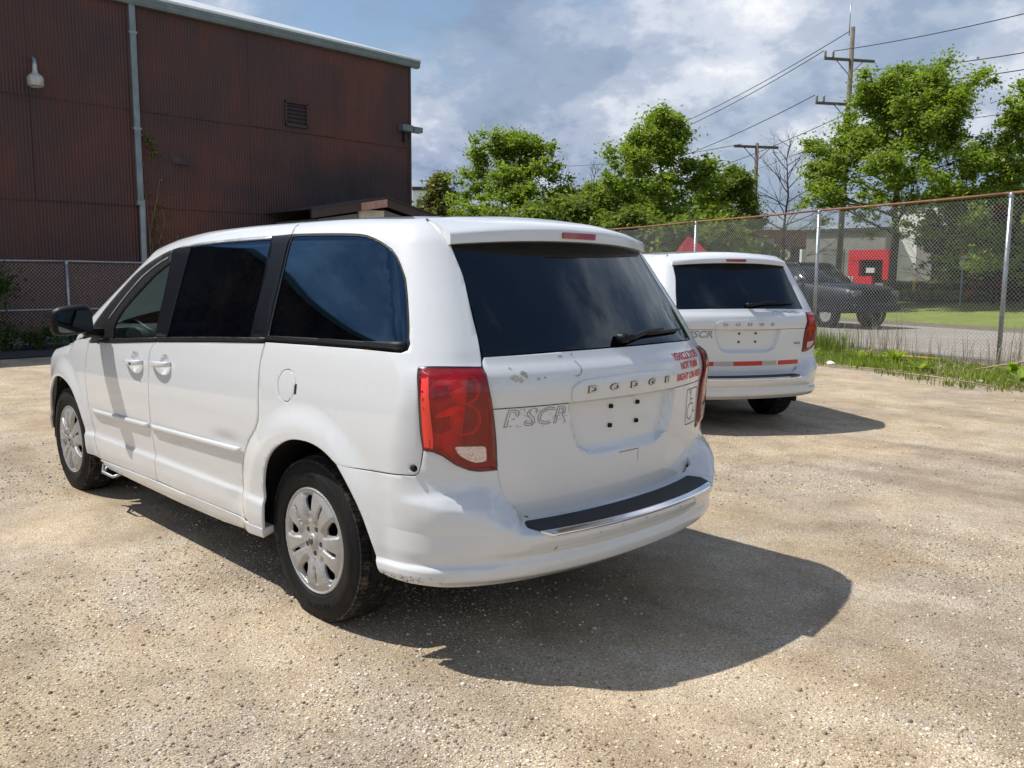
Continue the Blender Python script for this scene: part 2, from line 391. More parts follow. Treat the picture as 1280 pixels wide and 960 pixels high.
def ZT(x,y):
    roof=ip(x,[-1.0,-.7,-.3,.2,.8,1.3,1.7,2.1,3.2],[1.67,1.70,1.73,1.748,1.75,1.742,1.715,1.65,1.38])-.045*(y/.7)**2
    wind=ip(x,[1.6,2.0,2.4,2.8,3.1],[1.88,1.70,1.485,1.25,1.05])-.10*(y/.8)**2
    hood=ip(x,[2.3,2.8,3.2,3.6,3.85,4.05],[1.10,1.08,1.04,.98,.91,.74])-.045*(y/.85)**2
    top=-rmax(-roof,-wind,.10) # soft min
    return np.maximum(top,hood)
def XF(y,z):
    return ip(z,[.2,.35,.5,.7,.85,.95],[3.93,3.98,4.0,3.98,3.93,3.85])-.28*y*y-.25*y**4
def F(P):
    x,y,z=P[...,0],P[...,1],P[...,2]; ay=np.abs(y)
    side=ay-WID(x,z)
    rear=(XR(ay,z)-x)*.9
    top=(z-ZT(x,ay))*np.where((x>1.8)&(z>1.12),.86,1.)
    front=x-XF(ay,z)
    g=sst(.95,1.25,z)
    a=rmax(side,rear,.11+.03*g)
    a=rmax(a,top,.085)
    return rmax(a,front,.09)
# param mapping
PX,PY,Z1,AR=-.35,.45,1.45,.5
FX=3.45
L1=AR*np.pi/2
def basis(u,v):
    u=np.asarray(u,float); v=np.asarray(v,float)
    au=np.where(u<PX, np.minimum((PX-u)/AR,np.pi/2), 0.)
    af=np.where(u>FX, np.minimum((u-FX)/AR,np.pi/2), 0.)
    bx=np.clip(u,PX,FX); by=np.full_like(bx,PY)
    by=np.where(u<PX-L1, PY-(PX-L1-u), by)
    hx=-np.sin(au)+np.sin(af); hy=np.cos(au)*np.cos(af)
    n=np.sqrt(hx*hx+hy*hy); hx/=n; hy/=n
    ph=np.where(v>Z1,(v-Z1)/AR,0.)
    ph=np.minimum(ph,np.pi/2)
    Q=np.stack([bx,by,np.minimum(v,Z1)],-1)
    D=np.stack([hx*np.cos(ph),hy*np.cos(ph),np.sin(ph)+0*hx],-1)
    return Q,D
def S(u,v,off=0.,Fn=None):
    Fn=Fn or F
    Q,D=basis(u,v)
    lo=np.zeros(Q.shape[:-1]); hi=np.full(Q.shape[:-1],1.6)
    for _ in range(24):
        m=(lo+hi)/2; f=Fn(Q+D*m[...,None])
        lo=np.where(f<0,m,lo); hi=np.where(f<0,hi,m)
    P=Q+D*lo[...,None]
    if np.any(off): P=P+NRM(P,Fn)*np.asarray(off,float)[...,None]
    return P
def NRM(P,Fn=None,h=4e-3):
    Fn=Fn or F
    g=[]
    for i in range(3):
        d=np.zeros(3); d[i]=h
        g.append(Fn(P+d)-Fn(P-d))
    g=np.stack(g,-1); return g/np.maximum(np.linalg.norm(g,axis=-1,keepdims=True),1e-9)
def INV(P):
    x,y,z=P[...,0],P[...,1],P[...,2]
    bx=np.clip(x,PX,FX)
    dx=x-bx; dy=y-PY
    au=np.arctan2(-dx,np.maximum(dy,0))
    u=np.where(x<PX, PX-AR*au, x)
    rearc=(x<PX)&(y<PY); u=np.where(rearc, PX-L1-(PY-y), u)
    hd=np.where(rearc,-dx,np.sqrt(dx*dx+dy*dy))
    v=np.where(z<Z1,z,Z1+AR*np.arctan2(z-Z1,hd))
    return u,v
# ------------------------------------------------------------------ panels: a 2-D outline laid on a curved surface, with real gaps and folded edges
def panel(name, outer, holes, Mf, step, mat, parent=None, depth=.012, sign=-1, fold=True, ugrid=None, vgrid=None, edge_round=.35, h=1.5e-3, **kw):
    loops = [list(map(tuple, outer))]+[list(map(tuple, hh)) for hh in holes]
    pts = [p for l in loops for p in l]
    tris = tessellate_polygon([[Vector((p[0], p[1], 0)) for p in l] for l in loops])
    bm = bmesh.new(); vs = [bm.verts.new((p[0], p[1], 0)) for p in pts]
    for t in tris:
        if len(set(t)) == 3:
            try: bm.faces.new([vs[i] for i in t])
            except ValueError: pass
    bmesh.ops.remove_doubles(bm, verts=bm.verts, dist=1e-5)
    A = np.array(pts)[:, :2]; lo, hi = A.min(0), A.max(0)
    us = ugrid if ugrid is not None else np.arange(math.floor(lo[0]/step)*step+step*.5, hi[0], step)
    vs_ = vgrid if vgrid is not None else np.arange(math.floor(lo[1]/step)*step+step*.5, hi[1], step)
    for ax, arr in ((0, us), (1, vs_)):
        no = (1, 0, 0) if ax == 0 else (0, 1, 0)
        for a in arr:
            if not lo[ax]+1e-4 < a < hi[ax]-1e-4: continue
            co = (a, 0, 0) if ax == 0 else (0, a, 0)
            bmesh.ops.bisect_plane(bm, geom=bm.verts[:]+bm.edges[:]+bm.faces[:], plane_co=co, plane_no=no, dist=1e-5)
    bm.verts.ensure_lookup_table(); bm.verts.index_update()
    uv = np.array([v.co[:2] for v in bm.verts])
    faces = [[v.index for v in f.verts] for f in bm.faces]
    bed = [(e.verts[0].index, e.verts[1].index, e.link_faces[0].index) for e in bm.edges if len(e.link_faces) == 1]
    cent = {}
    for e in bm.edges:
        if len(e.link_faces) == 1:
            c = e.link_faces[0].calc_center_median(); cent[(e.verts[0].index, e.verts[1].index)] = (c.x, c.y)
    bm.free()
    P = Mf(uv[:, 0], uv[:, 1]); Pu = Mf(uv[:, 0]+h, uv[:, 1]); Pv = Mf(uv[:, 0], uv[:, 1]+h)
    N = sign*np.cross(Pu-P, Pv-P); N /= np.maximum(np.linalg.norm(N, axis=1, keepdims=True), 1e-12)
    FO = []
    for f in faces:
        a, b, c = P[f[0]], P[f[1]], P[f[2]]
        fn = np.zeros(3)
        for i in range(len(f)):
            fn += np.cross(P[f[i]]-P[f[0]], P[f[(i+1) % len(f)]]-P[f[0]])
        FO.append(f if fn.dot(N[f[0]]) > 0 else f[::-1])
    V = list(P); NN = list(N)
    if fold:
        # average outward in-surface direction at every border vertex
        side = {}
        CC = np.array([cent[(a, b)] for a, b, _ in bed]); CP = Mf(CC[:, 0], CC[:, 1])
        for (a, b, _), cP in zip(bed, CP):
            e = P[b]-P[a]; d = (P[a]+P[b])/2-cP
            e = e/max(np.linalg.norm(e), 1e-9); d = d-e*d.dot(e); n = (N[a]+N[b])/2; d = d-n*d.dot(n); d = d/max(np.linalg.norm(d), 1e-9)
            for q in (a, b): side[q] = side.get(q, 0)+d
        idx = {}
        for q, d in side.items():
            d = d/max(np.linalg.norm(d), 1e-9)
            NN[q] = N[q]*(1-edge_round)+d*edge_round if edge_round else N[q]
            NN[q] = NN[q]/np.linalg.norm(NN[q])
            i0 = len(V); V.append(P[q]); NN.append(d*.8+N[q]*.2); V.append(P[q]-N[q]*depth-d*depth*.05); NN.append(d)
            idx[q] = i0
        for a, b, _ in bed:
            q = [idx[a], idx[b], idx[b]+1, idx[a]+1]
            fn = np.cross(V[q[1]]-V[q[0]], V[q[2]]-V[q[0]]); dd = np.array(NN[idx[a]+1])
            FO.append(q if fn.dot(dd) > 0 else q[::-1])
    return mesh_np(name, V, FO, mat, parent, normals=NN, **kw)

def mir(o, parent=None, name=None):
    """mirrored copy for the right-hand side"""
    c = copy_tree(o, parent)
    c.scale = (1, -1, 1)
    return c

def Tm(y, z, off=0.):
    """rear face of the van: point seen looking forward at (y, z)"""
    y = np.asarray(y, float); z = np.asarray(z, float)
    Q = np.stack([np.full_like(y, -.25), y, z], -1); D = np.array([-1., 0, 0])
    lo = np.zeros(y.shape); hi = np.full(y.shape, 1.2)
    for _ in range(24):
        m = (lo+hi)/2; f = F(Q+D*m[..., None]); lo = np.where(f < 0, m, lo); hi = np.where(f < 0, hi, m)
    P = Q+D*lo[..., None]
    P[..., 0] -= off
    return P
def Top(x, y, off=0.):
    x = np.asarray(x, float); y = np.asarray(y, float)
    lo = np.full(x.shape, .5); hi = np.full(x.shape, 2.2)
    for _ in range(24):
        m = (lo+hi)/2; f = F(np.stack([x, y, m], -1)); lo = np.where(f < 0, m, lo); hi = np.where(f < 0, hi, m)
    return np.stack([x, y, lo+off], -1)
def Soff(off): return lambda u, v: S(u, v, off)

def inset(poly, d):
    """shrink a closed 2-D outline by d (metres), keeps the point count"""
    A = np.array(poly, float); n = len(A)
    area = .5*np.sum(A[:, 0]*np.roll(A[:, 1], -1)-np.roll(A[:, 0], -1)*A[:, 1]); s = 1 if area > 0 else -1
    out = []
    for i in range(n):
        e1 = A[i]-A[i-1]; e2 = A[(i+1) % n]-A[i]
        n1 = np.array([-e1[1], e1[0]])/max(np.linalg.norm(e1), 1e-9); n2 = np.array([-e2[1], e2[0]])/max(np.linalg.norm(e2), 1e-9)
        m = n1+n2; m /= max(np.linalg.norm(m), 1e-6); k = d/max(.35, m.dot(n1))
        out.append(tuple(A[i]+s*m*k))
    return out
def rounded(p, r, n=5):
    """round the corners of a polygon"""
    A = [np.array(q, float) for q in p]; m = len(A); out = []
    for i in range(m):
        a, b, c = A[i-1], A[i], A[(i+1) % m]
        l1, l2 = np.linalg.norm(a-b), np.linalg.norm(c-b); rr = min(r, l1*.45, l2*.45)
        s, e = b+(a-b)/l1*rr, b+(c-b)/l2*rr
        for k in range(n+1):
            t = k/n; out.append(tuple((1-t)**2*s+2*t*(1-t)*b+t*t*e))
    return out

# ---- outlines on the body, (u, v): u runs along the side then round the rear corner, v is height then round the roof edge
G = .0034                                                       # half a shut-line gap
ARCH_R = cr([(.335, .33), (.325, .43), (.325, .53), (.285, .636), (.21, .715), (.083, .775), (-.05, .79), (-.165, .772), (-.272, .724)], 4)
ARCH_R2 = cr([(-.272, .724), (-.34, .657), (-.405, .569), (-.462, .462), (-.507, .345)], 4)
SEAM_FS = cr([(1.51, 1.112), (1.592, 1.04), (1.588, .913), (1.586, .725), (1.583, .6), (1.565, .457), (1.545, .335)], 5)   # front / sliding door
SEAM_SQ = cr([(.372, 1.172), (.384, 1.106), (.385, 1.03), (.376, .92), (.372, .834), (.405, .775), (.466, .715), (.53, .62), (.562, .50), (.53, .42), (.50, .335)], 4)
SEAM_FD = cr([(2.54, 1.045), (2.561, .979), (2.585, .83), (2.565, .672), (2.532, .518), (2.475, .40), (2.44, .315)], 4)
BELT = cr([(2.30, 1.052), (1.9, 1.079), (1.52, 1.105), (.91, 1.140), (.372, 1.166)], 6)
def belt_v(u): return np.interp(u, [.372, .91, 1.52, 1.9, 2.30, 2.56], [1.166, 1.140, 1.105, 1.079, 1.052, 1.035])
RAIL = cr([(2.56, 1.11), (2.385, 1.262), (2.185, 1.415), (1.99, 1.540), (1.77, 1.640), (1.495, 1.698), (1.063, 1.722), (.573, 1.736), (.424, 1.744)], 5)
QTOP = cr([(.421, 1.742), (.138, 1.738), (-.094, 1.729), (-.204, 1.703), (-.314, 1.651), (-.42, 1.578), (-.505, 1.475), (-.560, 1.383), (-.597, 1.286), (-.612, 1.215)], 4)
QBOT = [(-.606, 1.197), (-.58, 1.187), (-.341, 1.186), (-.027, 1.181), (.372, 1.172)]
LAMP = cr([(-.679, .905), (-.676, .963), (-.671, 1.049), (-.664, 1.118), (-.676, 1.134), (-.766, 1.137), (-.872, 1.133), (-.889, 1.12), (-.900, 1.062), (-.911, 1.007), (-.922, .941), (-.930, .87), (-.934, .80), (-.932, .757), (-.875, .754), (-.837, .762), (-.792, .785), (-.749, .821), (-.72, .836), (-.69, .842)], 3, True)
LAMP_TOP = cr([(-.664, 1.121), (-.676, 1.138), (-.766, 1.141), (-.880, 1.137)], 3)
# tailgate outline (y, z), left half from the spoiler down
TG_L = cr([(.606, 1.59), (.612, 1.484), (.636, 1.366), (.658, 1.261), (.680, 1.171), (.693, 1.135), (.697, 1.06), (.690, .98), (.672, .89), (.660, .80), (.650, .745), (.636, .685), (.609, .619), (.585, .563), (.56, .541)], 3)
TG_B = [(.40, .534), (.2, .531), (0, .530)]

def wedge(off, r): ...
def bump_off(u, z):
    """how far the bumper stands off the body"""
    U = [-.45, -.58, -.68, -.80, -.90, -.97, -1.05, -1.585]
    prof = [
        [(.30, .0), (.34, .008), (.362, .016), (.385, .014), (.405, .004), (.46, .006), (.74, .002), (.84, .0)],
        [(.30, .0), (.335, .012), (.362, .026), (.385, .024), (.405, .010), (.46, .014), (.60, .012), (.74, .002), (.84, .0)],
        [(.30, .0), (.332, .022), (.36, .044), (.387, .044), (.41, .030), (.46, .038), (.57, .040), (.63, .034), (.68, .012), (.74, .002), (.84, .0)],
        [(.30, .02), (.332, .045), (.36, .072), (.39, .074), (.415, .060), (.46, .074), (.56, .080), (.615, .072), (.655, .046), (.69, .016), (.74, .003), (.86, .0)],
        [(.30, .02), (.332, .06), (.36, .096), (.393, .100), (.42, .088), (.46, .104), (.53, .114), (.575, .108), (.62, .080), (.66, .036), (.70, .006), (.76, -.003)],
        [(.30, .02), (.332, .065), (.36, .104), (.396, .110), (.425, .102), (.46, .122), (.505, .134), (.53, .132), (.555, .116), (.585, .07), (.62, .014), (.655, -.006)],
        [(.30, .02), (.332, .070), (.36, .112), (.398, .120), (.428, .112), (.46, .134), (.50, .150), (.515, .150), (.525, .140), (.533, .085), (.543, .02), (.57, -.015)],
        [(.30, .02), (.332, .074), (.36, .116), (.40, .126), (.43, .118), (.46, .140), (.50, .156), (.512, .156), (.521, .147), (.528, .095), (.538, .02), (.56, -.02)]]
    vals = np.stack([ip(z, [a for a, b in p], [b for a, b in p]) for p in prof], -1)
    U = np.array(U[::-1]); vals = vals[..., ::-1]; uu = np.clip(u, U[0], U[-1])
    d = np.diff(vals, axis=-1)/np.diff(U); mm = np.zeros_like(vals); mm[..., 1:-1] = (d[..., 1:]+d[..., :-1])/2; mm[..., 0] = 0; mm[..., -1] = d[..., -1]*.3
    i = np.clip(np.searchsorted(U, uu)-1, 0, len(U)-2); h = U[i+1]-U[i]; t = (uu-U[i])/h
    g = lambda A, k: np.take_along_axis(A, (i+k)[..., None], -1)[..., 0]
    return (2*t**3-3*t*t+1)*g(vals, 0)+(t**3-2*t*t+t)*h*g(mm, 0)+(3*t*t-2*t**3)*g(vals, 1)+(t**3-t*t)*h*g(mm, 1)
def Bm(u, z, extra=0.):
    u = np.asarray(u, float); z = np.asarray(z, float)
    mirror = u < -1.585
    uu = np.where(mirror, -3.17-u, u)
    zb = np.maximum(z, .53)
    P = S(uu, zb); Q, D = basis(uu, np.minimum(zb, 1.4))
    P = P+D*(bump_off(uu, z)+extra)[..., None]
    P[..., 2] = z
    P[..., 1] = np.where(mirror, -P[..., 1], P[..., 1])
    return P

def tg_disp(y, z):
    """tailgate relief: plate recess and a shallow dent"""
    ay = np.abs(y)
    top = sst(.985, .975, z)
    wide = np.interp(z, [.74, .765, .80, .876, .98], [.17, .235, .30, .335, .362])
    ins = sst(wide, wide-.030, ay)*sst(.742, .775, z)*top
    d = -.030*ins*sst(.745, .80, z)
    d = d-.006*ins
    return d
def Tg(y, z, off=0.):
    P = Tm(y, z); P[..., 0] -= tg_disp(np.asarray(y, float), np.asarray(z, float))+off
    return P

def sheet_text(name, body, size, map_uv, flip, mat, parent, thick=.0008, **tk):
    """lettering laid on a surface: map_uv(a, b, off) gives the point a right of and b above the centre"""
    V, Fc = text_mesh(body, size, extrude=thick/2 if not tk.get('outline') else 0, **tk)
    P = map_uv(V[:, 0]*flip, V[:, 1], V[:, 2]+thick*.5+.0004)
    return mesh_np(name, P, Fc, mat, parent)

# ------------------------------------------------------------------ wheel
def build_wheel(parent, loc, side, tread=True, steer=0.):
    w = empty('wheel', loc); w.parent = parent
    if side < 0: w.rotation_euler = (0, 0, math.pi+steer)
    else: w.rotation_euler = (0, 0, steer)
    return w
def wheel_parts(w, twist=0.):
    # local frame: +Y is the outer face, axle at the origin
    prof = [(.205, -.085), (.215, -.100), (.235, -.108), (.27, -.113), (.305, -.108), (.332, -.098), (.346, -.088), (.352, -.06), (.354, 0), (.352, .06), (.346, .088), (.338, .0955),
            (.334, .0968), (.332, .0985), (.318, .1045), (.300, .109), (.297, .1115), (.280, .1125), (.262, .1125), (.259, .1105), (.246, .109), (.240, .1075), (.234, .101), (.229, .094), (.218, .088)]
    bm = bmesh.new(); add_lathe(bm, prof, 96); bmesh.ops.recalc_face_normals(bm, faces=bm.faces)
    for f in bm.faces: f.normal_update()
    for f in bm.faces:
        if f.calc_center_median().length > .3 and f.normal.dot(f.calc_center_median()) < 0: pass
    tyre = from_bm('tyre', bm, 'tyre', w, True)
    # sidewall lettering, raised rubber
    for body, a0 in (('RADIAL', 95), ('225 65R17', -80), ('M+S', 200)):
        V, Fc = text_mesh(body, .036, extrude=.0012, spacing=1.15)
        ang = math.radians(a0)-V[:, 0]/.285*(-1)*-1; rr = .281+V[:, 1]
        P = np.stack([rr*np.cos(ang)*-1*-1, .1128+V[:, 2], rr*np.sin(ang)], -1)
        P[:, 0] *= -1
        mesh_np('sidewall_lettering', P, [f[::-1] for f in Fc], 'tyre', w, kind='stuff')
    # tread blocks
    V = []; Fc = []
    rows = [(-.096, -.060, .344, .354), (-.055, -.021, .356, .358), (-.016, .016, .359, .359), (.021, .055, .358, .356), (.060, .096, .354, .344)]
    nb = 92
    for ri, (y0, y1, ra, rb) in enumerate(rows):
        for k in range(nb):
            t0 = 2*math.pi*(k+.5*(ri % 2)+.12)/nb; t1 = t0+2*math.pi*.86/nb; sk = .018*(1 if ri % 2 else -1)
            b = len(V)
            for rad in (0, 1):
                for (yy, rr, tt) in ((y0, ra, t0), (y1, rb, t0+sk), (y1, rb, t1+sk), (y0, ra, t1)):
                    r = rr-.006+(.0095 if rad else 0); ins = .0012 if rad else 0
                    V.append((r*math.cos(tt), yy, r*math.sin(tt)))
            Fc += [(b+4, b+5, b+6, b+7), (b, b+4, b+7, b+3), (b+1, b+2, b+6, b+5), (b, b+1, b+5, b+4), (b+3, b+7, b+6, b+2)]
    o = mesh_np('tread_block', V, Fc, 'tread', w, kind='stuff')
    bm = bmesh.new(); bm.from_mesh(o.data); bmesh.ops.recalc_face_normals(bm, faces=bm.faces); bm.to_mesh(o.data); bm.free()
    # rim and brake seen through the openings
    bm = bmesh.new(); add_lathe(bm, [(.0, .02), (.10, .02), (.14, .0), (.205, -.02), (.214, .05), (.216, .085)], 48); bmesh.ops.recalc_face_normals(bm, faces=bm.faces)
    from_bm('rim', bm, 'matte_black', w, True)
    # wheel cover
    big = [math.radians(80-72*k)+twist for k in range(5)]; slot = [a+math.radians(36) for a in big]
    def hole(a, pts):
        c, s = math.cos(a), math.sin(a)
        return [(r*math.cos(a+t), r*math.sin(a+t)) for r, t in pts]
    bigp = cr([(.120, 0), (.127, .085), (.150, .14), (.180, .165), (.194, .10), (.197, 0), (.194, -.10), (.180, -.165), (.150, -.14), (.127, -.085)], 3, True)
    slp = cr([(.114, 0), (.116, .040), (.140, .042), (.174, .040), (.177, 0), (.174, -.040), (.140, -.042), (.116, -.040)], 3, True)
    holes = [hole(a, bigp) for a in big]+[hole(a, slp) for a in slot]
    lugs = [(.056*math.cos(a), .056*math.sin(a)) for a in slot]
    holes += [[(x+.0115*math.cos(t), z+.0115*math.sin(t)) for t in np.linspace(0, 2*math.pi, 14, endpoint=False)] for x, z in lugs]
    outer = [(.231*math.cos(t), .231*math.sin(t)) for t in np.linspace(0, 2*math.pi, 96, endpoint=False)]
    def Mc(X, Z):
        r = np.sqrt(X*X+Z*Z); th = np.arctan2(Z, X)
        h = ip(r, [0, .024, .030, .036, .072, .095, .14, .185, .205, .216, .224, .231], [.113, .1125, .109, .103, .103, .110, .1155, .1105, .104, .100, .1055, .100])
        def ad(c): return np.abs((th-c+math.pi) % (2*math.pi)-math.pi)
        for c in big:
            d = ad(c)*np.maximum(r, .05); wv = .010+.026*np.clip((r-.085)/.115, 0, 1); h = h-.013*sst(wv+.011, wv, d)*sst(.078, .100, r)*sst(.211, .200, r)
            h = h+.0
        for c in slot:
            d = ad(c)*np.maximum(r, .05); h = h-.006*sst(.0115, .0085, d)*sst(.072, .088, r)*sst(.19, .18, r)
        for x, z in lugs:
            d = np.sqrt((X-x)**2+(Z-z)**2); h = h-.004*sst(.018, .0105, d)
        return np.stack([X, h, Z], -1)
    panel('wheel_cover', outer, holes, Mc, .0075, 'cover', w, depth=.010, edge_round=.25)
    for x, z in lugs:
        bm = bmesh.new(); add_lathe(bm, [(.0, .0985), (.006, .0985), (.008, .096), (.0085, .07)], 6, center=(x, 0, z)); bmesh.ops.recalc_face_normals(bm, faces=bm.faces)
        from_bm('lug_nut', bm, 'steel_nut', w)
    # small lobed emblem disc on the hub
    bm = bmesh.new(); add_lathe(bm, [(.0, .1185), (.012, .1183), (.0145, .1165), (.015, .112)], 20); bmesh.ops.recalc_face_normals(bm, faces=bm.faces)
    from_bm('hub_emblem', bm, 'steel_nut', w, True)

# ------------------------------------------------------------------ the van
def build_van():
    root = empty('minivan', (0, 0, 0), label='white minivan in the foreground with red lettering, peeled decals and no plate', cat='van', group='white minivans')
    L = []                                                     # left-side parts that are mirrored at the end
    # --- roof centre
    ex = .45
    rp = [(-.36, -ex), (1.66, -ex)]+cr([(1.66, -ex), (1.71, -.25), (1.73, 0), (1.71, .25), (1.66, ex)], 5)+[(-.36, ex)]+cr([(-.36, ex), (-.43, .25), (-.45, 0), (-.43, -.25), (-.36, -ex)], 5)
    rp = [p for i, p in enumerate(rp) if i == 0 or (abs(p[0]-rp[i-1][0])+abs(p[1]-rp[i-1][1]) > 1e-4)]
    if abs(rp[0][0]-rp[-1][0])+abs(rp[0][1]-rp[-1][1]) < 1e-4: rp.pop()
    panel('roof', rp, [], Top, .06, 'paint', root, sign=1, fold=False)
    panel('headliner', [(-.30, -.70), (1.62, -.70), (1.62, .70), (-.30, .70)], [], lambda x, y: np.stack([x, y, Top(x, np.clip(y, -.45, .45))[..., 2]-.05-.12*np.maximum(0, np.abs(y)-.5)], -1), .2, 'headliner', root, sign=1, fold=False)
    # windscreen edge on the pillar, turned into (u, v)
    xs = np.array([1.66, 1.85, 2.1, 2.35, 2.6, 2.8]); ys = np.array([.45, .56, .655, .725, .775, .80])
    we = INV(Top(xs, ys)); we = list(zip(we[0], we[1]))
    top_v = Z1+L1
    we[0] = (1.66, top_v)
    weC = cr(we, 4)
    # --- side rail with the windscreen pillar
    rail = RAIL+[(.454, 1.812), (.50, 1.95), (.545, top_v)]+weC+[(2.80, 1.04), (2.70, 1.06), (2.64, 1.10)]
    L.append(panel('roof_rail', rail, [], S, .035, 'paint', root, edge_round=.2))
    # --- quarter panel
    q = [(.545-2*G, top_v), (.50-2*G, 1.95), (.454-2*G, 1.812)]
    q += [(a+(-.004 if i < 1 else 0), b+.004) for i, (a, b) in enumerate(QTOP)][:-1]+[(-.617, 1.215), (-.611, 1.192), (-.583, 1.181)]+[(a, b-.005) for a, b in QBOT[2:]]
    q += [(a-2*G, b) for a, b in SEAM_SQ[1:-1]]+[(.46, .335)]+ARCH_R
    q += [(-.461, .731), (-.603, .741), (-.655, .744), (-.668, .752), (-.675, .775), (-.684, .84)]
    q += [(-.677, .905), (-.673, .963), (-.668, 1.049)]+LAMP_TOP
    q += cr([(-.884, 1.139), (-.886, 1.171), (-.883, 1.24), (-.873, 1.308), (-.847, 1.472), (-.80, 1.62), (-.752, 1.735), (-.657, 1.821), (-.50, 1.90), (-.32, 2.02), (-.28, top_v)], 4)
    fuel = [(.148+.070*math.cos(t), .998+.070*math.sin(t)) for t in np.linspace(0, 2*math.pi, 40, endpoint=False)]
    plug = [(-.653+.0135*math.cos(t), .768+.0135*math.sin(t)) for t in np.linspace(0, 2*math.pi, 16, endpoint=False)]
    def Sq(u, v):
        # the corner has a soft vertical valley in front of the tailgate
        P = S(u, v); return P
    L.append(panel('quarter_panel', q, [fuel, plug], Sq, .028, 'paint', root, edge_round=.25))
    qp = L[-1]; fl = panel('fuel_door', [(.148+.0665*math.cos(t), .998+.0665*math.sin(t)) for t in np.linspace(0, 2*math.pi, 40, endpoint=False)], [], Soff(-.0008), .03, 'paint', qp)
    panel('fuel_door_recess', [(.066, .97), (.082, .965), (.085, 1.0), (.078, 1.012), (.066, 1.01)], [], Soff(.0005), .02, 'matte_black', qp, fold=False)
    for yy in (1, -1):
        bm = bmesh.new(); bmesh.ops.create_uvsphere(bm, u_segments=16, v_segments=8, radius=.0125, matrix=Matrix.Translation(Vector(S(np.array([-.653]), np.array([.768]))[0]*np.array([1, yy, 1]))) @ Matrix.Diagonal((.8, .8, 1, 1)))
        from_bm('parking_sensor', bm, 'black_trim', root, True)
    # --- black quarter-glass seal and glass
    qg = QTOP+QBOT[:-1]+[(.372, 1.178)]
    qseal_out = [(.416, 1.738)]+[(a, b-.0005) for a, b in QTOP[1:]]+[(-.606, 1.20), (-.582, 1.190)]+QBOT[2:-1]+[(.374, 1.174)]
    qin = inset(qseal_out, .012)
    qin = [(a, max(b, 1.198+.02*0)) for a, b in qin]
    L.append(panel('window_seal', qseal_out, [qin], Soff(-.003), .05, 'black_trim', root, depth=.01))
    L.append(panel('quarter_window', inset(qseal_out, .011), [], Soff(-.006), .05, 'glass_dark', root, depth=.004, edge_round=0))
    # --- C pillar (black) belongs to the sliding door
    # sliding door
    sd = [(a-2*G*0+2*G, b) for a, b in []]
    sdo = [(a-G, b) for a, b in SEAM_FS[1:]]+[(1.2, .333), (.8, .336), (.53, .338)]+[(a+G, b) for a, b in SEAM_SQ[::-1][1:]]
    sdo = [(.374, 1.163)]+[(.9, 1.137), (1.505, 1.102)]+[(a-G, b) for a, b in SEAM_FS[1:]]+[(1.2, .333), (.8, .336), (.52, .338)]+[(a+G, b) for a, b in SEAM_SQ[::-1][1:-1]]
    def Sd(u, v):
        P = S(u, v); N = np.zeros_like(P); N[..., 1] = 1
        d = -.010*np.exp(-(((u-.68)/.13)**2+((v-.685)/.035)**2))-.006*np.exp(-(((u-.62)/.07)**2+((v-.41)/.045)**2))
        d = d-.017*np.maximum(0, 1-(((u-1.392)/.062)**2+((v-.992)/.052)**2))**.6
        return P+N*d[..., None]
    sl = panel('sliding_door', sdo, [], Sd, .024, 'paint', root, edge_round=.25); L.append(sl)
    fdo = [(1.515, 1.101), (1.9, 1.075), (2.30, 1.048), (2.535, 1.034)]+SEAM_FD[1:]+[(2.1, .322), (1.8, .328), (1.545+2*G, .333)]+[(a+G, b) for a, b in SEAM_FS[::-1][1:-1]]
    def Sf(u, v):
        P = S(u, v); N = np.zeros_like(P); N[..., 1] = 1
        d = -.017*np.maximum(0, 1-(((u-1.788)/.062)**2+((v-.975)/.052)**2))**.6
        return P+N*d[..., None]
    fd = panel('front_door', fdo, [], Sf, .024, 'paint', root, edge_round=.25); L.append(fd)
    # fender
    AF = cr([(2.60, .33), (2.612, .445), (2.655, .545), (2.715, .644), (2.805, .722), (2.92, .765), (3.06, .782), (3.21, .765), (3.33, .70), (3.43, .60), (3.50, .48), (3.53, .36)], 4)
    fe = [(a+2*G, b) for a, b in SEAM_FD]+AF+[(3.66, .36), (3.78, .55), (3.80, .70), (3.70, .86)]+cr([(3.70, .86), (3.45, .925), (3.1, .985), (2.8, 1.035), (2.66, 1.055)], 4)
    L.append(panel('front_fender', fe, [], S, .03, 'paint', root, edge_round=.25))
    # --- pillars
    L.append(panel('door_pillar', [(.424-G*0, 1.742), (.376, 1.180), (.520, 1.178), (.535, 1.40), (.565, 1.60), (.577, 1.738)], [], Soff(-.001), .05, 'pillar_film', root))
    bp = [(1.425, 1.701), (1.400, 1.136), (1.508, 1.130), (1.556, 1.121), (1.59, 1.35), (1.634, 1.572), (1.66, 1.640), (1.66, 1.683), (1.53, 1.694)]
    L.append(panel('door_pillar', bp, [], Soff(-.0015), .05, 'pillar_film', root))
    # door frame above the front window, and the black sail behind the mirror
    fg = cr([(2.155, 1.094), (2.168, 1.17), (2.10, 1.258), (1.96, 1.362), (1.81, 1.458), (1.70, 1.525), (1.632, 1.562)], 4)
    frame = [(1.632, 1.562), (1.66, 1.640), (1.66, 1.670)]+[(a, b-.006) for a, b in cr([(1.77, 1.640), (1.99, 1.540), (2.185, 1.415), (2.385, 1.262), (2.545, 1.115)], 5)]+[(2.54, 1.07), (2.30, 1.075), (2.155, 1.085)]+fg[:-1]
    L.append(panel('window_frame', frame, [], Soff(-.002), .05, 'black_trim', root))
    # bright channel in the frame
    ch = [(a, b) for a, b in cr([(1.68, 1.610), (1.80, 1.560), (1.97, 1.462), (2.12, 1.355), (2.25, 1.240), (2.285, 1.205)], 5)]
    chp = ch+[(a-.004, b-.014) for a, b in ch[::-1]]
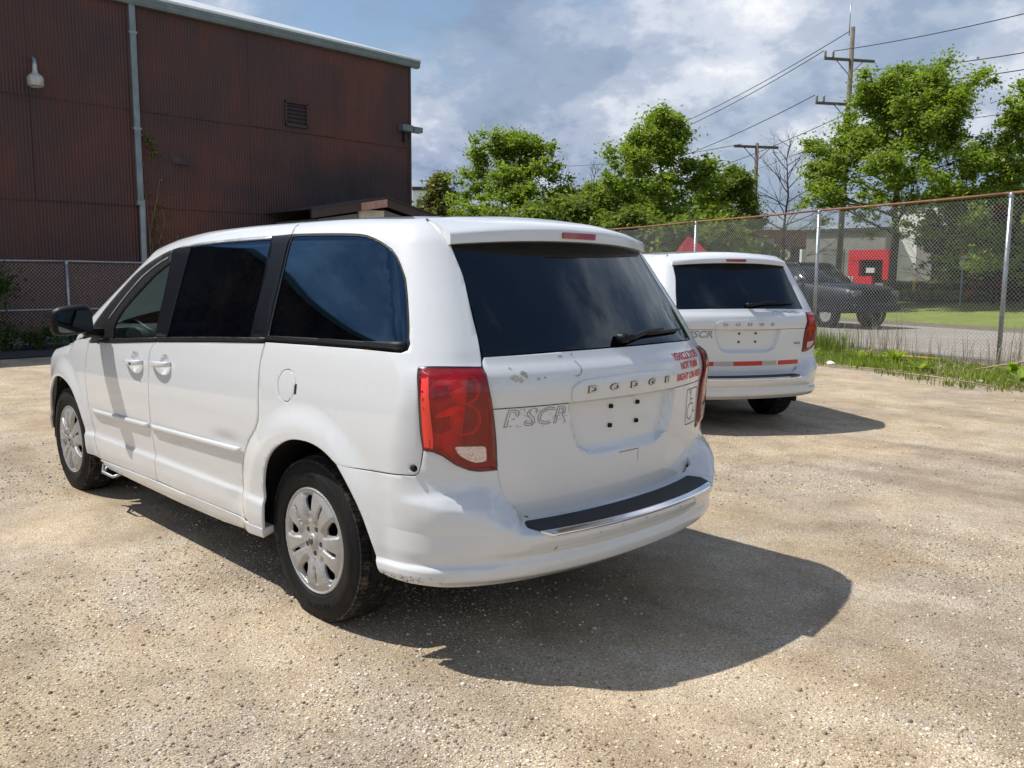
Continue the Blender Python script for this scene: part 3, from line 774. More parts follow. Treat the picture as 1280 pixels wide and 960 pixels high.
    L.append(panel('frame_channel', chp, [], Soff(.0015), .1, 'galvanized', root, fold=False))
    L.append(panel('front_window', fg+[(1.556, 1.121), (1.70, 1.112)], [], Soff(-.008), .06, 'glass_clear', root, depth=.004, edge_round=0))
    L.append(panel('sliding_window', [(1.432, 1.692), (1.404, 1.140), (.518, 1.184), (.535, 1.40), (.565, 1.60), (.572, 1.712)], [], Soff(-.006), .06, 'glass_dark', root, depth=.004, edge_round=0))
    # dark header and belt mouldings
    hd = [(1.55, 1.691), (1.43, 1.698), (1.063, 1.716), (.58, 1.729), (.58, 1.712), (1.063, 1.702), (1.43, 1.684), (1.55, 1.676)]
    L.append(panel('window_channel', hd, [], Soff(.003), .1, 'galvanized', root, depth=.01))
    for nm, a, b in (('belt_moulding', 1.512, 2.40), ('belt_moulding', .374, 1.504)):
        us = np.linspace(a, b, 12)
        pb = [(u, float(belt_v(u))+.001) for u in us]+[(u, float(belt_v(u))+.021) for u in us[::-1]]
        L.append(panel(nm, pb, [], Soff(.006), .08, 'black_trim', root, depth=.016, edge_round=.5))
    pb = [(-.600, 1.206), (-.590, 1.194), (-.341, 1.192), (-.027, 1.188), (.368, 1.177), (.369, 1.196), (-.02, 1.206), (-.334, 1.211), (-.597, 1.222)]
    L.append(panel('belt_moulding', pb, [], Soff(.004), .08, 'black_trim', root, depth=.016, edge_round=.5))
    # --- rub strips
    for (a, b), par in (((2.49, 1.605), fd), ((1.578, .54), sl)):
        us = np.linspace(a, b, 10); zc = lambda u: .618+(2.49-u)*.022
        pl = [(u, zc(u)+.014) for u in us]+[(u, zc(u)-.016) for u in us[::-1]]
        def Mr(u, v, zc=zc, a=a, b=b):
            w = (v-zc(u)); off = .017*np.clip(1-(np.abs(w)/.017)**3, 0, 1)*sst(0, .03, np.minimum(a-u, u-b)+.012)
            return S(u, v, off+.001)
        r = panel('rub_strip', rounded(pl, .006, 3), [], Mr, .06, 'paint', par, depth=.004, vgrid=np.arange(.60, .70, .005), edge_round=0)
    # --- sill
    us = [2.44, 2.1, 1.7, 1.2, .8, .46]
    sp = [(2.44, .308), (2.1, .316), (1.7, .325), (1.2, .328), (.8, .331), (.34, .331), (.34, .29), (.8, .262), (1.3, .255), (1.9, .262), (2.36, .27)]
    L.append(panel('sill', sp, [], Soff(.004), .03, 'paint', root, depth=.06, edge_round=.5))
    # --- door handles
    for uc, vc, par in ((1.788, .972, 'front'), (1.420, .990, 'sliding')):
        bm = bmesh.new(); c = S(np.array([uc+.125, uc, uc-.125]), np.array([vc-.006, vc, vc+.006]))
        n = 12; Vt = []; 
        for i in range(n+1):
            t = i/n; u = uc+.118-.236*t; base = S(np.array([u]), np.array([vc-.004+.012*t]))[0]
            arch = .034*math.sin(math.pi*min(1, max(0, t)))**.45 if 0 < t < 1 else 0
            hh = .0135+.004*math.sin(math.pi*t)
            ring = []
            for k in range(10):
                a = 2*math.pi*k/10; ring.append(bm.verts.new(base+np.array([0, arch+.007*math.cos(a)+.002, hh*math.sin(a)])))
            Vt.append(ring)
        for i in range(n):
            for k in range(10): bm.faces.new((Vt[i][k], Vt[i][(k+1) % 10], Vt[i+1][(k+1) % 10], Vt[i+1][k]))
        bm.faces.new(Vt[0]); bm.faces.new(Vt[-1]); bmesh.ops.recalc_face_normals(bm, faces=bm.faces)
        from_bm('door_handle', bm, 'paint', fd if par == 'front' else sl, True)
    kp = S(np.array([1.752]), np.array([.972]))[0]
    bm = bmesh.new(); add_lathe(bm, [(.0, .0), (.009, .0), (.010, -.006)], 12, center=tuple(kp+np.array([0, .044, 0]))); bmesh.ops.recalc_face_normals(bm, faces=bm.faces)
    from_bm('key_lock', bm, 'steel_nut', fd, True)
    # --- mirror
    mc = np.array([2.33, 1.115, 1.192])
    bm = bmesh.new(); bmesh.ops.create_cube(bm, size=1)
    bmesh.ops.subdivide_edges(bm, edges=bm.edges[:], cuts=4, use_grid_fill=True)
    for v in bm.verts:
        x, y, z = v.co*2
        k = (abs(x)**4+abs(y)**4+abs(z)**4)**.25 or 1; m = max(abs(x), abs(y), abs(z)); s = m/k
        x, y, z = x*s, y*s, z*s
        if x > 0: y *= 1-.32*x; z *= 1-.30*x
        v.co = Vector((mc[0]+x*.085, mc[1]+y*.118-.02*x, mc[2]+z*.088-.01*y))
    L.append(from_bm('mirror_housing', bm, 'mirror_housing', root, True))
    gp = rounded([(-.095, -.062), (.100, -.066), (.095, .058), (-.088, .066)], .03)
    def Mg(a, b): return np.stack([mc[0]-.087+0*a+.05*a*0, mc[1]+a, mc[2]+b-.004], -1)
    L.append(panel('mirror_glass', gp, [], Mg, .1, 'mirror_dark', root, depth=.004, edge_round=0))
    bm = bmesh.new(); add_box(bm, (2.35, .985, 1.115), (.07, .12, .045), bev=.015); L.append(from_bm('mirror_arm', bm, 'mirror_housing', root, True))
    # --- tail lamp
    ul = lambda u, v: .002+.016*sst(0, .05, np.minimum.reduce([-.665-u, u+.94, 1.14-v, v-.745]))
    def Ml(u, v): return S(u, v, ul(u, v))
    lens = panel('tail_lamp', inset(LAMP, .004), [], Ml, .02, 'lens', root, depth=.012, edge_round=.3); L.append(lens)
    panel('lamp_bezel', inset(LAMP, -.002), [inset(LAMP, .012)], Soff(.0035), .04, 'lamp_bezel', lens, depth=.02, edge_round=.3)
    panel('lamp_body', inset(LAMP, .004), [], Soff(-.05), .05, 'lamp_body', lens, fold=False)
    panel('lamp_wall', inset(LAMP, .005), [inset(LAMP, .008)], Soff(-.002), .05, 'lamp_body', lens, depth=.05)
    for (u, v) in ((-.822, 1.062), (-.826, .945)):
        c = S(np.array([u]), np.array([v]), -.012)[0]; nv = Vector((-.80, .60, 0)).normalized()
        rot = nv.to_track_quat('Y', 'Z').to_matrix().to_4x4()
        bm = bmesh.new(); add_lathe(bm, [(.058, .006), (.0555, .004), (.050, -.010), (.040, -.024), (.024, -.034), (.012, -.036), (.011, -.020), (.0, -.016)], 28)
        bmesh.ops.transform(bm, matrix=Matrix.Translation(c) @ rot, verts=bm.verts); bmesh.ops.recalc_face_normals(bm, faces=bm.faces)
        from_bm('lamp_reflector', bm, 'lamp_reflector', lens, True)
        # flat dark patch painted for the shade beside the lobe, and its side blade
        pd = cr([(u+.118, v+.004), (u+.05, v+.012), (u+.045, v-.035), (u+.10, v-.050), (u+.118, v-.02)], 4, True)
        panel('lobe_shade_patch', pd, [], Soff(-.030), .05, 'lobe_shade_red', lens, fold=False)
        pts = cr([(u+.105, v+.012), (u+.06, v+.045), (u+.01, v+.055), (u+.01, v+.03), (u+.05, v+.018)], 4, True)
        panel('lamp_blade', pts, [], Soff(-.006), .05, 'lamp_reflector', lens, depth=.02)
    strip = [(-.678, 1.118), (-.706, 1.12), (-.714, .98), (-.722, .872), (-.720, .848), (-.692, .852), (-.686, .93)]
    panel('side_marker', strip, [], lambda u, v: S(u, v, ul(u, v)+.0006), .03, 'red_strip', lens, fold=False)
    clr = rounded([(-.782, .854), (-.889, .849), (-.893, .793), (-.854, .789), (-.826, .802), (-.798, .822)], .012, 3)
    panel('reversing_lamp', clr, [], lambda u, v: S(u, v, ul(u, v)+.001), .03, 'clear_lens', lens, depth=.002, edge_round=.2)
    # --- tailgate: window, upper skin, lower skin
    def sym(lf): return lf+[(-a, b) for a, b in lf[::-1]]
    gi = [i for i, p in enumerate(TG_L) if p[1] >= 1.172]
    wl = [TG_L[i] for i in gi]
    win = [(0, 1.182)]+[(-.36, 1.180), (-.675, 1.172)]+[(-a, b) for a, b in wl[::-1]]+[(-.45, 1.615), (0, 1.635), (.45, 1.615)]+wl+[(.675, 1.172), (.36, 1.180)]
    # shorter clean outline
    wl2 = [p for p in wl if p[1] > 1.178]
    win = [(0, 1.182), (-.36, 1.180), (-.672, 1.172)]+[(-a, b) for a, b in wl2[::-1]]+[(-.45, 1.613), (0, 1.633), (.45, 1.613)]+wl2+[(.672, 1.172), (.36, 1.180)]
    tw = panel('rear_window', win, [], lambda y, z: Tm(y, z, -.004), .05, 'glass_rear', root, depth=.004, edge_round=0)
    inn = inset(win, .035)
    panel('window_border', win, [inn], lambda y, z: Tm(y, z, -.0085), .08, 'matte_black', root, fold=False)
    up = [p for p in TG_L if .985 < p[1] < 1.170]
    upper = [(0, 1.177), (.36, 1.175), (.674, 1.168)]+up+[(.688, .984)]+[(.363, .984)]
    upper = sym([(.674, 1.168)]+up+[(.688, .984)]) 
    upper = [(0, 1.177), (.36, 1.175), (.676, 1.168)]+up+[(.690, .984), (0, .984)]
    upper = upper[:-1]+[(-a, b) for a, b in upper[1:-1][::-1]]
    tu = panel('tailgate', upper, [], Tm, .022, 'paint', root, edge_round=.3)
    lo = [p for p in TG_L if p[1] < .978]
    lower = [(.688, .979)]+lo+TG_B[:2]
    lower = lower+[(0, .530)]+[(-a, b) for a, b in lower[::-1]]+[]
    tl = panel('tailgate', lower, [], Tg, .017, 'paint', root, edge_round=.3)
    tu.name = 'tailgate_upper'; tl.name = 'tailgate_lower'
    # applique under the letters
    ap = rounded([(.352, .986), (.352, 1.045), (.30, 1.066), (0, 1.076), (-.27, 1.068), (-.318, 1.045), (-.322, .986), (0, .989)], .02, 3)
    app = panel('badge_bar', ap, [], lambda y, z: Tm(y, z, .006+.002*sst(1.0, 1.03, z)), .03, 'paint', root, depth=.008, edge_round=.3)
    for ch_, yy in zip('DODGE', (.252, .127, .003, -.121, -.243)):
        V, Fc = text_mesh(ch_, .036, extrude=.002, bold=.0008)
        P = Tm(yy-V[:, 0]*1.9, 1.028+V[:, 1]*.95, .0); P[:, 0] -= .0100+V[:, 2]+.002
        mesh_np('letter', P, Fc, 'letter_chrome', app)
        V, Fc = text_mesh(ch_, .036, extrude=.0005, bold=.0022)
        P = Tm(yy-V[:, 0]*1.9, 1.028+V[:, 1]*.95, .0); P[:, 0] -= .0100+V[:, 2]
        mesh_np('letter_base', P, Fc, 'letter_edge', app)
    # plate screws
    for a in (.0885, -.0885):
        for b in (.04, -.04):
            p = Tg(np.array([a]), np.array([.902+b]))[0]
            bm = bmesh.new(); add_box(bm, (p[0]-.004, p[1], p[2]), (.016, .017, .017), bev=.004)
            o = from_bm('plate_fixing', bm, 'matte_black', tl, True)
    # spoiler
    ny = 41; rows = []
    ysn = np.linspace(-1, 1, ny)
    def sprow(yw, xc, xe, zc, ze, p=2.2):
        a = np.abs(ysn)**p; return np.stack([xc+(xe-xc)*a, ysn*yw, zc+(ze-zc)*a], -1)
    ytop = np.clip(ysn*.60, -.60, .60)
    seam = Top(-.45+.10*np.abs(ysn)**2.0, ytop*.97); seam[:, 2] += .0005
    rows = [seam-np.array([0, 0, .03]), seam, sprow(.602, -.56, -.44, 1.700, 1.668), sprow(.612, -.618, -.50, 1.682, 1.648), sprow(.618, -.652, -.532, 1.664, 1.634), sprow(.622, -.660, -.54, 1.650, 1.621), sprow(.622, -.655, -.54, 1.613, 1.588), sprow(.618, -.63, -.52, 1.608, 1.583), sprow(.60, -.52, -.42, 1.630, 1.60)]
    R = np.stack(rows, 0); V = R.reshape(-1, 3); Fc = []
    for i in range(len(rows)-1):
        for j in range(ny-1): Fc.append((i*ny+j, i*ny+j+1, (i+1)*ny+j+1, (i+1)*ny+j))
    Fc += [tuple(i*ny for i in range(1, len(rows)-1)), tuple(i*ny+ny-1 for i in range(1, len(rows)-1))[::-1]]
    bm = bmesh.new(); vv = [bm.verts.new(tuple(v)) for v in V]
    for f in Fc: bm.faces.new([vv[i] for i in f])
    bmesh.ops.recalc_face_normals(bm, faces=bm.faces)
    # make sure the top points up
    bm.faces.ensure_lookup_table(); bm.normal_update()
    if bm.faces[2*(ny-1)+ny//2].normal.z < 0: bmesh.ops.reverse_faces(bm, faces=bm.faces)
    es = [e for e in bm.edges if len(e.link_faces) == 2 and e.calc_face_angle(0) > .45]
    bmesh.ops.split_edges(bm, edges=[e for e in es if e.calc_face_angle(0) > .9])
    sp_ = from_bm('spoiler', bm, 'paint', root, True)
    bl = [(-.110+.0, 1.6495), (.110, 1.6495), (.106, 1.624), (-.106, 1.624)]
    def Mb(y, z): return np.stack([-.6605-.0025+.10*y*y*3.1*.0+(.12*(np.abs(y)/.62)**2.2), y, z], -1)
    panel('brake_light', rounded(bl, .006, 3), [], lambda y, z: Mb(y, z), .04, 'brake_lens', sp_, depth=.012, edge_round=.3)
    # wiper
    wp = Tm(np.array([-.01, -.08, -.19, -.33, -.53]), np.array([1.214, 1.218, 1.236, 1.240, 1.232]), .035)
    tube('wiper_arm', [tuple(p) for p in wp[:4]], [.017, .012, .009, .006], 'black_trim', root, 8)
    wb = Tm(np.linspace(-.17, -.56, 9), np.linspace(1.222, 1.226, 9), .014)
    tube('wiper_blade', [tuple(p) for p in wb], [.004]+[.0075]*7+[.004], 'black_trim', root, 6)
    bm = bmesh.new(); add_lathe(bm, [(.0, -.050), (.018, -.046), (.022, -.02), (.022, .0)], 16, 'X', center=tuple(Tm(np.array([-.01]), np.array([1.214]))[0])); bmesh.ops.recalc_face_normals(bm, faces=bm.faces)
    from_bm('wiper_pivot', bm, 'black_trim', root, True)
    # --- rear bumper
    bl = [(-.272, .7245)]+ARCH_R2[1:]+[(-.55, .336), (-.62, .330), (-.8, .322), (-1.0, .316), (-1.585, .314)]
    tp = [(-1.585, .545), (-1.385, .546), (-1.185, .548), (-1.07, .549), (-1.04, .556), (-1.008, .592), (-.983, .652), (-.966, .70), (-.952, .748), (-.875, .749), (-.837, .757), (-.792, .780), (-.749, .816), (-.72, .831), (-.688, .836), (-.680, .78), (-.672, .752), (-.655, .739), (-.603, .736), (-.461, .726), (-.275, .722)]
    full = bl[:-1]+[(-3.17-a, b) for a, b in (bl[:-1])[::-1]]+[(-3.17-a, b) for a, b in tp[1:][::-1]]+[(-1.585, .545)]+tp[1:-1]
    vg = np.array([.325, .335, .345, .355, .365, .38, .39, .40, .41, .42, .43, .45, .48, .495, .505, .512, .517, .521, .525, .528, .531, .534, .537, .540, .544, .555, .57, .585, .60, .615, .63, .645, .66, .675, .69, .705, .72, .74, .78, .81])
    panel('rear_bumper', full, [], Bm, .03, 'paint', root, vgrid=vg, depth=.03, edge_round=.25)
    # step pad and bright strip
    def Mp(u, t):
        # t: 0 front edge (at the tailgate) .. 1 outer edge
        uu = np.where(u < -1.585, -3.17-u, u); B = Tm(uu*0+(uu+1.585), np.full_like(uu, .58)); xo = B[..., 0]
        k = .022+.112*t
        P = np.stack([xo-k, np.where(u < -1.585, -1, 1)*(uu+1.585), .5425-.012*t], -1); P[..., 1] = u+1.585
        return P
    pp = [(-1.585+a, b) for a, b in [(-.60, .30), (-.56, 1.0), (.56, 1.0), (.60, .30), (.555, .0), (-.555, .0)]]
    panel('step_pad', rounded(pp, .02, 3), [], Mp, .05, 'pad', root, depth=.012, sign=1, edge_round=.2)
    cs = [(-1.585+a, b) for a, b in [(-.575, 1.0), (-.535, 1.26), (.535, 1.26), (.575, 1.0)]]
    def Mch(u, t):
        P = Mp(u, np.minimum(t, 1.0)); P[..., 0] -= .112*(t-1)*.95; P[..., 2] += .001-.030*np.maximum(t-1.02, 0)**1.0*1.6
        return P
    panel('chrome_strip', cs, [], Mch, .05, 'chrome', root, depth=.01, sign=1, vgrid=np.array([1.05, 1.1, 1.15, 1.2]), edge_round=.3)
    # --- windscreen, bonnet, nose
    yw = np.interp
    wsx = [1.675, 1.85, 2.1, 2.35, 2.6, 2.8]; wsy = [.44, .55, .645, .715, .765, .79]
    ws = [(x, y) for x, y in cr(list(zip(wsx, wsy)), 3)]+cr([(2.8, .79), (2.93, .5), (2.98, .2), (3.0, 0)], 3)[1:]
    ws = ws+[(x, -y) for x, y in ws[::-1][1:]]+cr([(1.675, -.44), (1.72, -.25), (1.74, 0), (1.72, .25), (1.675, .44)], 3)[1:-1]
    panel('windscreen', ws, [], lambda x, y: Top(x, y, -.006), .06, 'glass_clear', root, sign=1, depth=.004, edge_round=0)
    hb = [(2.82, .80), (3.1, .815), (3.45, .79), (3.68, .70), (3.82, .45), (3.86, 0)]
    hb = cr(hb, 4); hb = hb+[(x, -y) for x, y in hb[::-1][1:]]+cr([(2.82, -.80), (2.95, -.5), (3.02, 0), (2.95, .5), (2.82, .80)], 4)[1:-1]
    panel('bonnet', hb, [], Top, .05, 'paint', root, sign=1)
    V = []; zz = [.30, .36, .5, .62, .74, .84, .90]
    ys_ = np.linspace(-.86, .86, 25)
    for z in zz:
        for y in ys_:
            lo_, hi_ = 2.5, 4.4
            for _ in range(14):
                m = (lo_+hi_)/2
                if F(np.array([m, y, z])) < 0: lo_ = m
                else: hi_ = m
            V.append((lo_, y, z))
    n = len(ys_); Fc = [(i*n+j, i*n+j+1, (i+1)*n+j+1, (i+1)*n+j) for i in range(len(zz)-1) for j in range(n-1)]
    mesh_np('front_bumper', V, Fc, 'paint', root, smooth=True)
    box('grille', (3.955, 0, .70), (.05, 1.0, .16), 'matte_black', root, bev=.02)
    bm = bmesh.new()
    hl = S(np.array([3.45, 3.6, 3.72]), np.array([.80, .78, .76]), .012)
    L.append(panel('headlamp', rounded([(3.50, .88), (3.78, .84), (3.80, .70), (3.60, .73)], .03), [], Soff(.006), .04, 'clear_lens', root))
    # --- dark inner shell that closes the body behind the gaps
    shell = [(.50, .27), (.50, 1.02), (2.60, .98), (2.60, .27)]
    ish = [(3.60, .50), (3.60, .80), (2.6, .98), (.37, 1.10), (-.40, 1.13), (-.62, 1.12), (-.62, .80), (-.90, .70), (-.93, .57)]
    wr = [(.47*math.cos(t), .345+.47*math.sin(t)) for t in np.linspace(math.pi*.93, math.pi*.04, 14)]
    wf = [(3.078+.47*math.cos(t), .345+.47*math.sin(t)) for t in np.linspace(math.pi*.93, math.pi*.04, 14)]
    ish = [(-.90, .44)]+[(-.62, .44)]+wr+[(.50, .27), (2.56, .27)]+wf+[(3.60, .40), (3.65, .78), (2.6, .96), (.37, 1.12), (-.58, 1.14), (-.64, 1.10), (-.64, .74), (-.90, .68)]
    L.append(panel('roof_ditch', [(-.10, 1.78), (-.10, 2.2), (-.45, 2.2), (-.80, 1.80), (-.60, 1.72)], [], Soff(-.010), .05, 'paint', root, fold=False))
    L.append(panel('door_jamb', [(-.80, .46), (-.80, .70), (-.835, 1.10), (-.80, 1.40), (-.72, 1.72), (-.80, 1.74), (-.96, 1.40), (-1.0, 1.10), (-1.02, .80), (-1.06, .56), (-1.06, .46)], [], Soff(-.016), .05, 'liner_grey', root, fold=False))
    L.append(panel('inner_panel', ish, [], lambda u, v: S(u, v, -.045), .06, 'matte_black', root, fold=False))
    box('underbody', (1.75, 0, .28), (3.9, 1.3, .03), 'matte_black', root)
    box('rear_crossmember', (-.72, 0, .42), (.10, 1.1, .14), 'matte_black', root)
    box('load_sill', (-.70, 0, .60), (.05, 1.1, .40), 'matte_black', root)
    box('cabin_floor', (1.25, 0, .55), (3.3, 1.6, .03), 'liner_grey', root)
    for xh in HUBS:
        bm = bmesh.new(); V0 = []
        for yy in (.62, .945 if xh == 0 else .90):
            V0.append([bm.verts.new((xh+.455*math.cos(t), yy, .345+.455*math.sin(t))) for t in np.linspace(-.12, math.pi+.12, 22)])
        for i in range(21): bm.faces.new((V0[0][i], V0[0][i+1], V0[1][i+1], V0[1][i]))
        bm.faces.new(V0[0])
        L.append(from_bm('wheel_well', bm, 'matte_black', root, True))
    # exhaust tip and muffler
    tube('exhaust', [(-.30, -.52, .29), (-.66, -.58, .285), (-.80, -.63, .280)], [.028, .028, .03], 'matte_black', root, 12)
    # --- jack-point bracket hanging in front of the sill (loose step bracket)
    tube('bracket', [(2.47, .93, .275), (2.36, .975, .245), (2.22, .965, .238), (2.18, .93, .255)], .009, 'galvanized', root, 8)
    tube('bracket', [(2.40, .93, .282), (2.35, .965, .252)], .007, 'galvanized', root, 8)
    # --- cabin: seats, dashboard, wheel
    def seat(x, y, w=.50, hr=1):
        box('seat', (x, y, .80), (.50, w, .16), 'seat_fabric', root, bev=.05, smooth=True)
        box('seat_back', (x-.26, y, 1.10), (.15, w, .62), 'seat_fabric', root, rot=Matrix.Rotation(-.20, 3, 'Y'), bev=.05, smooth=True)
        for k in range(hr):
            yy = y if hr == 1 else y+(k-.5)*w*.55
            box('headrest', (x-.34, yy, 1.47), (.11, .26, .17), 'seat_fabric', root, rot=Matrix.Rotation(-.15, 3, 'Y'), bev=.045, smooth=True)
    for y in (.42, -.42): seat(1.75, y); seat(.85, y)
    seat(-.05, 0, 1.25, 2)
    bm = bmesh.new(); add_box(bm, (2.62, 0, .98), (.55, 1.60, .30), bev=.09); from_bm('dashboard', bm, 'dash_plastic', root, True)
    bm = bmesh.new()
    add_tube(bm, [(2.22+.06*math.sin(t)*-1, .42+.19*math.cos(t), 1.06+.18*math.sin(t)) for t in np.linspace(0, 2*math.pi, 30)], .015, 8, False)
    add_box(bm, (2.24, .42, 1.05), (.05, .16, .12), bev=.02)
    from_bm('steering_wheel', bm, 'black_trim', root, True)
    box('rear_view_mirror', (2.10, 0, 1.50), (.03, .24, .07), 'matte_black', root, bev=.01)
    # --- mirror every left part to the right
    for o in L: mir(o, root)
    # --- wheels
    w0 = build_wheel(root, (0, .8275, .345), 1); wheel_parts(w0)
    def wcopy(loc, side, rot):
        w = w0.copy(); COL.objects.link(w); w.location = loc; w.parent = root
        w.rotation_euler = (0, 0, 0) if side > 0 else (0, 0, math.pi)
        for ch in w0.children:
            c = ch.copy(); COL.objects.link(c); c.parent = w
            c.rotation_euler = (0, rot, 0)
        return w
    wcopy((3.078, .8275, .345), 1, .5); wcopy((0, -.8275, .345), -1, .3); wcopy((3.078, -.8275, .345), -1, 1.1)
    return root, dict(fd=fd, sl=sl, tu=tu, tl=tl)

van1, vp = build_van()
van2 = copy_tree(van1)
van2.location = (1.8897, -4.9462, 0); van2.rotation_euler = (0, 0, -.5163)
van2['label'] = 'white minivan parked behind on the right, red and grey tape dashes across its tailgate'
# ------------------------------------------------------------------ lettering and marks that differ between the two vans
def rear_decal(par, name, V, Fc, mat, yc, zc, off=.0016, surf=None):
    V = np.asarray(V); P = (surf or Tg)(yc-V[:, 0], zc+V[:, 1]); P[:, 0] -= off+(V[:, 2] if V.shape[1] > 2 else 0)
    return mesh_np(name, P, Fc, mat, par)
TU1 = [c for c in van1.children if c.name.startswith('tailgate_upper')][0]; TL1 = [c for c in van1.children if c.name.startswith('tailgate_lower')][0]
for body, yc, zc, sx in (('VEHICLE DOES', -.490, 1.113, 1.0), ('NOT TURN', -.500, 1.071, 1.0), ('RIGHT ON RED', -.500, 1.022, 1.0)):
    V, Fc = text_mesh(body, .044, extrude=.0003, bold=.0006); w = V[:, 0].max()-V[:, 0].min()
    V[:, 0] *= {'VEHICLE DOES': .285, 'NOT TURN': .20, 'RIGHT ON RED': .290}[body]/w
    o = rear_decal(TU1, 'warning_lettering', V, Fc, 'sticker_red', yc, zc, .0022, Tm)
def bars(segs, w, t=.0004):
    V = []; Fc = []
    for (x0, y0, x1, y1) in segs:
        d = np.array([x1-x0, y1-y0]); l = np.linalg.norm(d); n = np.array([-d[1], d[0]])/l*w/2; b = len(V)
        k = max(1, int(l/.02))
        for i in range(k+1):
            p = np.array([x0, y0])+d*i/k; V += [(*(p-n), t), (*(p+n), t)]
            if i: Fc.append((b+2*i-2, b+2*i, b+2*i+1, b+2*i-1))
    return np.array(V), Fc
# wheelchair symbol in a thin frame
sg = [(-.062, .075, .062, .075), (.062, .075, .062, -.075), (.062, -.075, -.062, -.075), (-.062, -.075, -.062, .075)]
sg += [(-.018, .055, -.010, .010), (-.010, .010, .022, .010), (-.012, .030, .014, .030), (.022, .010, .034, -.030), (.034, -.030, .046, -.026)]
ang = np.linspace(math.radians(100), math.radians(370), 16)
sg += [(-.008+.034*math.cos(a)-.004, -.022+.034*math.sin(a), -.008+.034*math.cos(b)-.004, -.022+.034*math.sin(b)) for a, b in zip(ang[:-1], ang[1:])]
sg += [(-.020+.007*math.cos(a), .062+.007*math.sin(a), -.020+.007*math.cos(a+.8), .062+.007*math.sin(a+.8)) for a in np.arange(0, 6.28, .8)]
V, Fc = bars(sg, .0042); V[:, 0] *= 1.12; V[:, 1] *= 1.10
rear_decal(TL1, 'wheelchair_symbol', V, Fc, 'ghost_dark', -.562, .872, .0018)
simple('ghost_mid', (.27, .27, .275), .7)
# ghost of removed block lettering: broken outlines
V, Fc = text_mesh('PISCR', .092, shear=.22, outline=.0015, spacing=1.02); V = V*np.array([1, 1, .3])
V[:, 0] *= .270/(V[:, 0].max()-V[:, 0].min())
rk = random.Random(5); keep = []
for f in Fc:
    c = V[list(f)].mean(0)
    if mnoise.noise(Vector((c[0]*45, c[1]*45, 3.3))) > -.20-.25*(c[0] > -.05): keep.append(f)
rear_decal(TL1, 'ghost_lettering', V, keep, 'ghost_mid', .507, .938, .0014)
sg = []
for k in range(46):
    x = rk.uniform(-.12, .135); y = rk.uniform(-.036, .036)
    if rk.random() < .6: sg.append((x, y, x+rk.uniform(.008, .022), y+rk.uniform(-.001, .001)))
    else: sg.append((x, y, x+.002, y+rk.uniform(.008, .02)))
V, Fc = bars(sg, .0014); rear_decal(TL1, 'ghost_lettering', V, Fc, 'ghost_grey', .507, .938, .0006)
# peeled paint flakes below the window
def blob(cx, cy, r, n=11, seed=0, sx=1.):
    q = random.Random(seed); return [(cx+r*sx*(.55+.6*q.random())*math.cos(t), cy+r*(.55+.6*q.random())*math.sin(t)) for t in np.linspace(0, 2*math.pi, n, endpoint=False)]
def flake(par, pts, mat, yc, zc, name='peeled_patch', surf=Tm):
    V = [(a, b, 0) for a, b in pts]; rear_decal(par, name, V, [tuple(range(len(V)))], mat, yc, zc, .0009, surf)
for i, (y, z, r, sx, mt) in enumerate([(.592, 1.092, .013, 1.5, 'peel'), (.572, 1.084, .011, 1.3, 'peel'), (.548, 1.096, .009, .8, 'peel'), (.556, 1.108, .009, 1.6, 'ghost_grey'), (.50, 1.085, .007, 1.5, 'peel'), (.470, 1.088, .005, 1.2, 'ghost_grey'), (.60, 1.128, .005, 1.5, 'peel'), (.36, 1.160, .004, 3, 'ghost_grey'), (.30, 1.164, .005, 1, 'ghost_grey')]):
    flake(TU1, blob(0, 0, r, 11, i+3, sx), mt, y, z)
arc = [(.030*math.cos(t), .030*math.sin(t)) for t in np.linspace(1.0, -1.9, 12)]; V, Fc = bars([(a[0], a[1], b[0], b[1]) for a, b in zip(arc[:-1], arc[1:])], .004)
rear_decal(TU1, 'peeled_patch', V, Fc, 'ghost_grey', .318, 1.115, .0008, Tm)
# rust line and run below the plate recess, small chips
V, Fc = bars([(-.062, .004, .068, .004)], .0035); rear_decal(TL1, 'rust_line', V, Fc, 'rust', -.005, .744, .0006)
V, Fc = bars([(.068, .002, .070, -.045)], .0022); rear_decal(TL1, 'rust_line', V, Fc, 'rust', -.005, .744, .0006)
flake(TL1, blob(0, 0, .007, 9, 4, 2), 'rust', .52, .548, 'rust_spot', Tg)
def bump_blob(par, u, z, r, mat, seed, sx=1., name='scuff'):
    pts = blob(0, 0, r, 9, seed, sx); P = Bm(np.array([u+a for a, b in pts]), np.array([z+b for a, b in pts]), .0009)
    mesh_np(name, P, [tuple(range(len(P)))], mat, par)
BP1 = [c for c in van1.children if c.name.startswith('rear_bumper')][0]
bump_blob(BP1, -1.10, .452, .011, 'black_trim', 2, .22)
for i in range(34):
    bump_blob(BP1, rk.uniform(-.75, -.52), rk.uniform(.333, .365), rk.uniform(.0015, .004), 'ghost_dark', i, 1.3)
for i, u in enumerate((-1.28, -1.40, -1.55, -1.62, -1.80, -1.93)): bump_blob(BP1, u, .488+.004*(i % 3), .006, 'ghost_dark', i, .5)
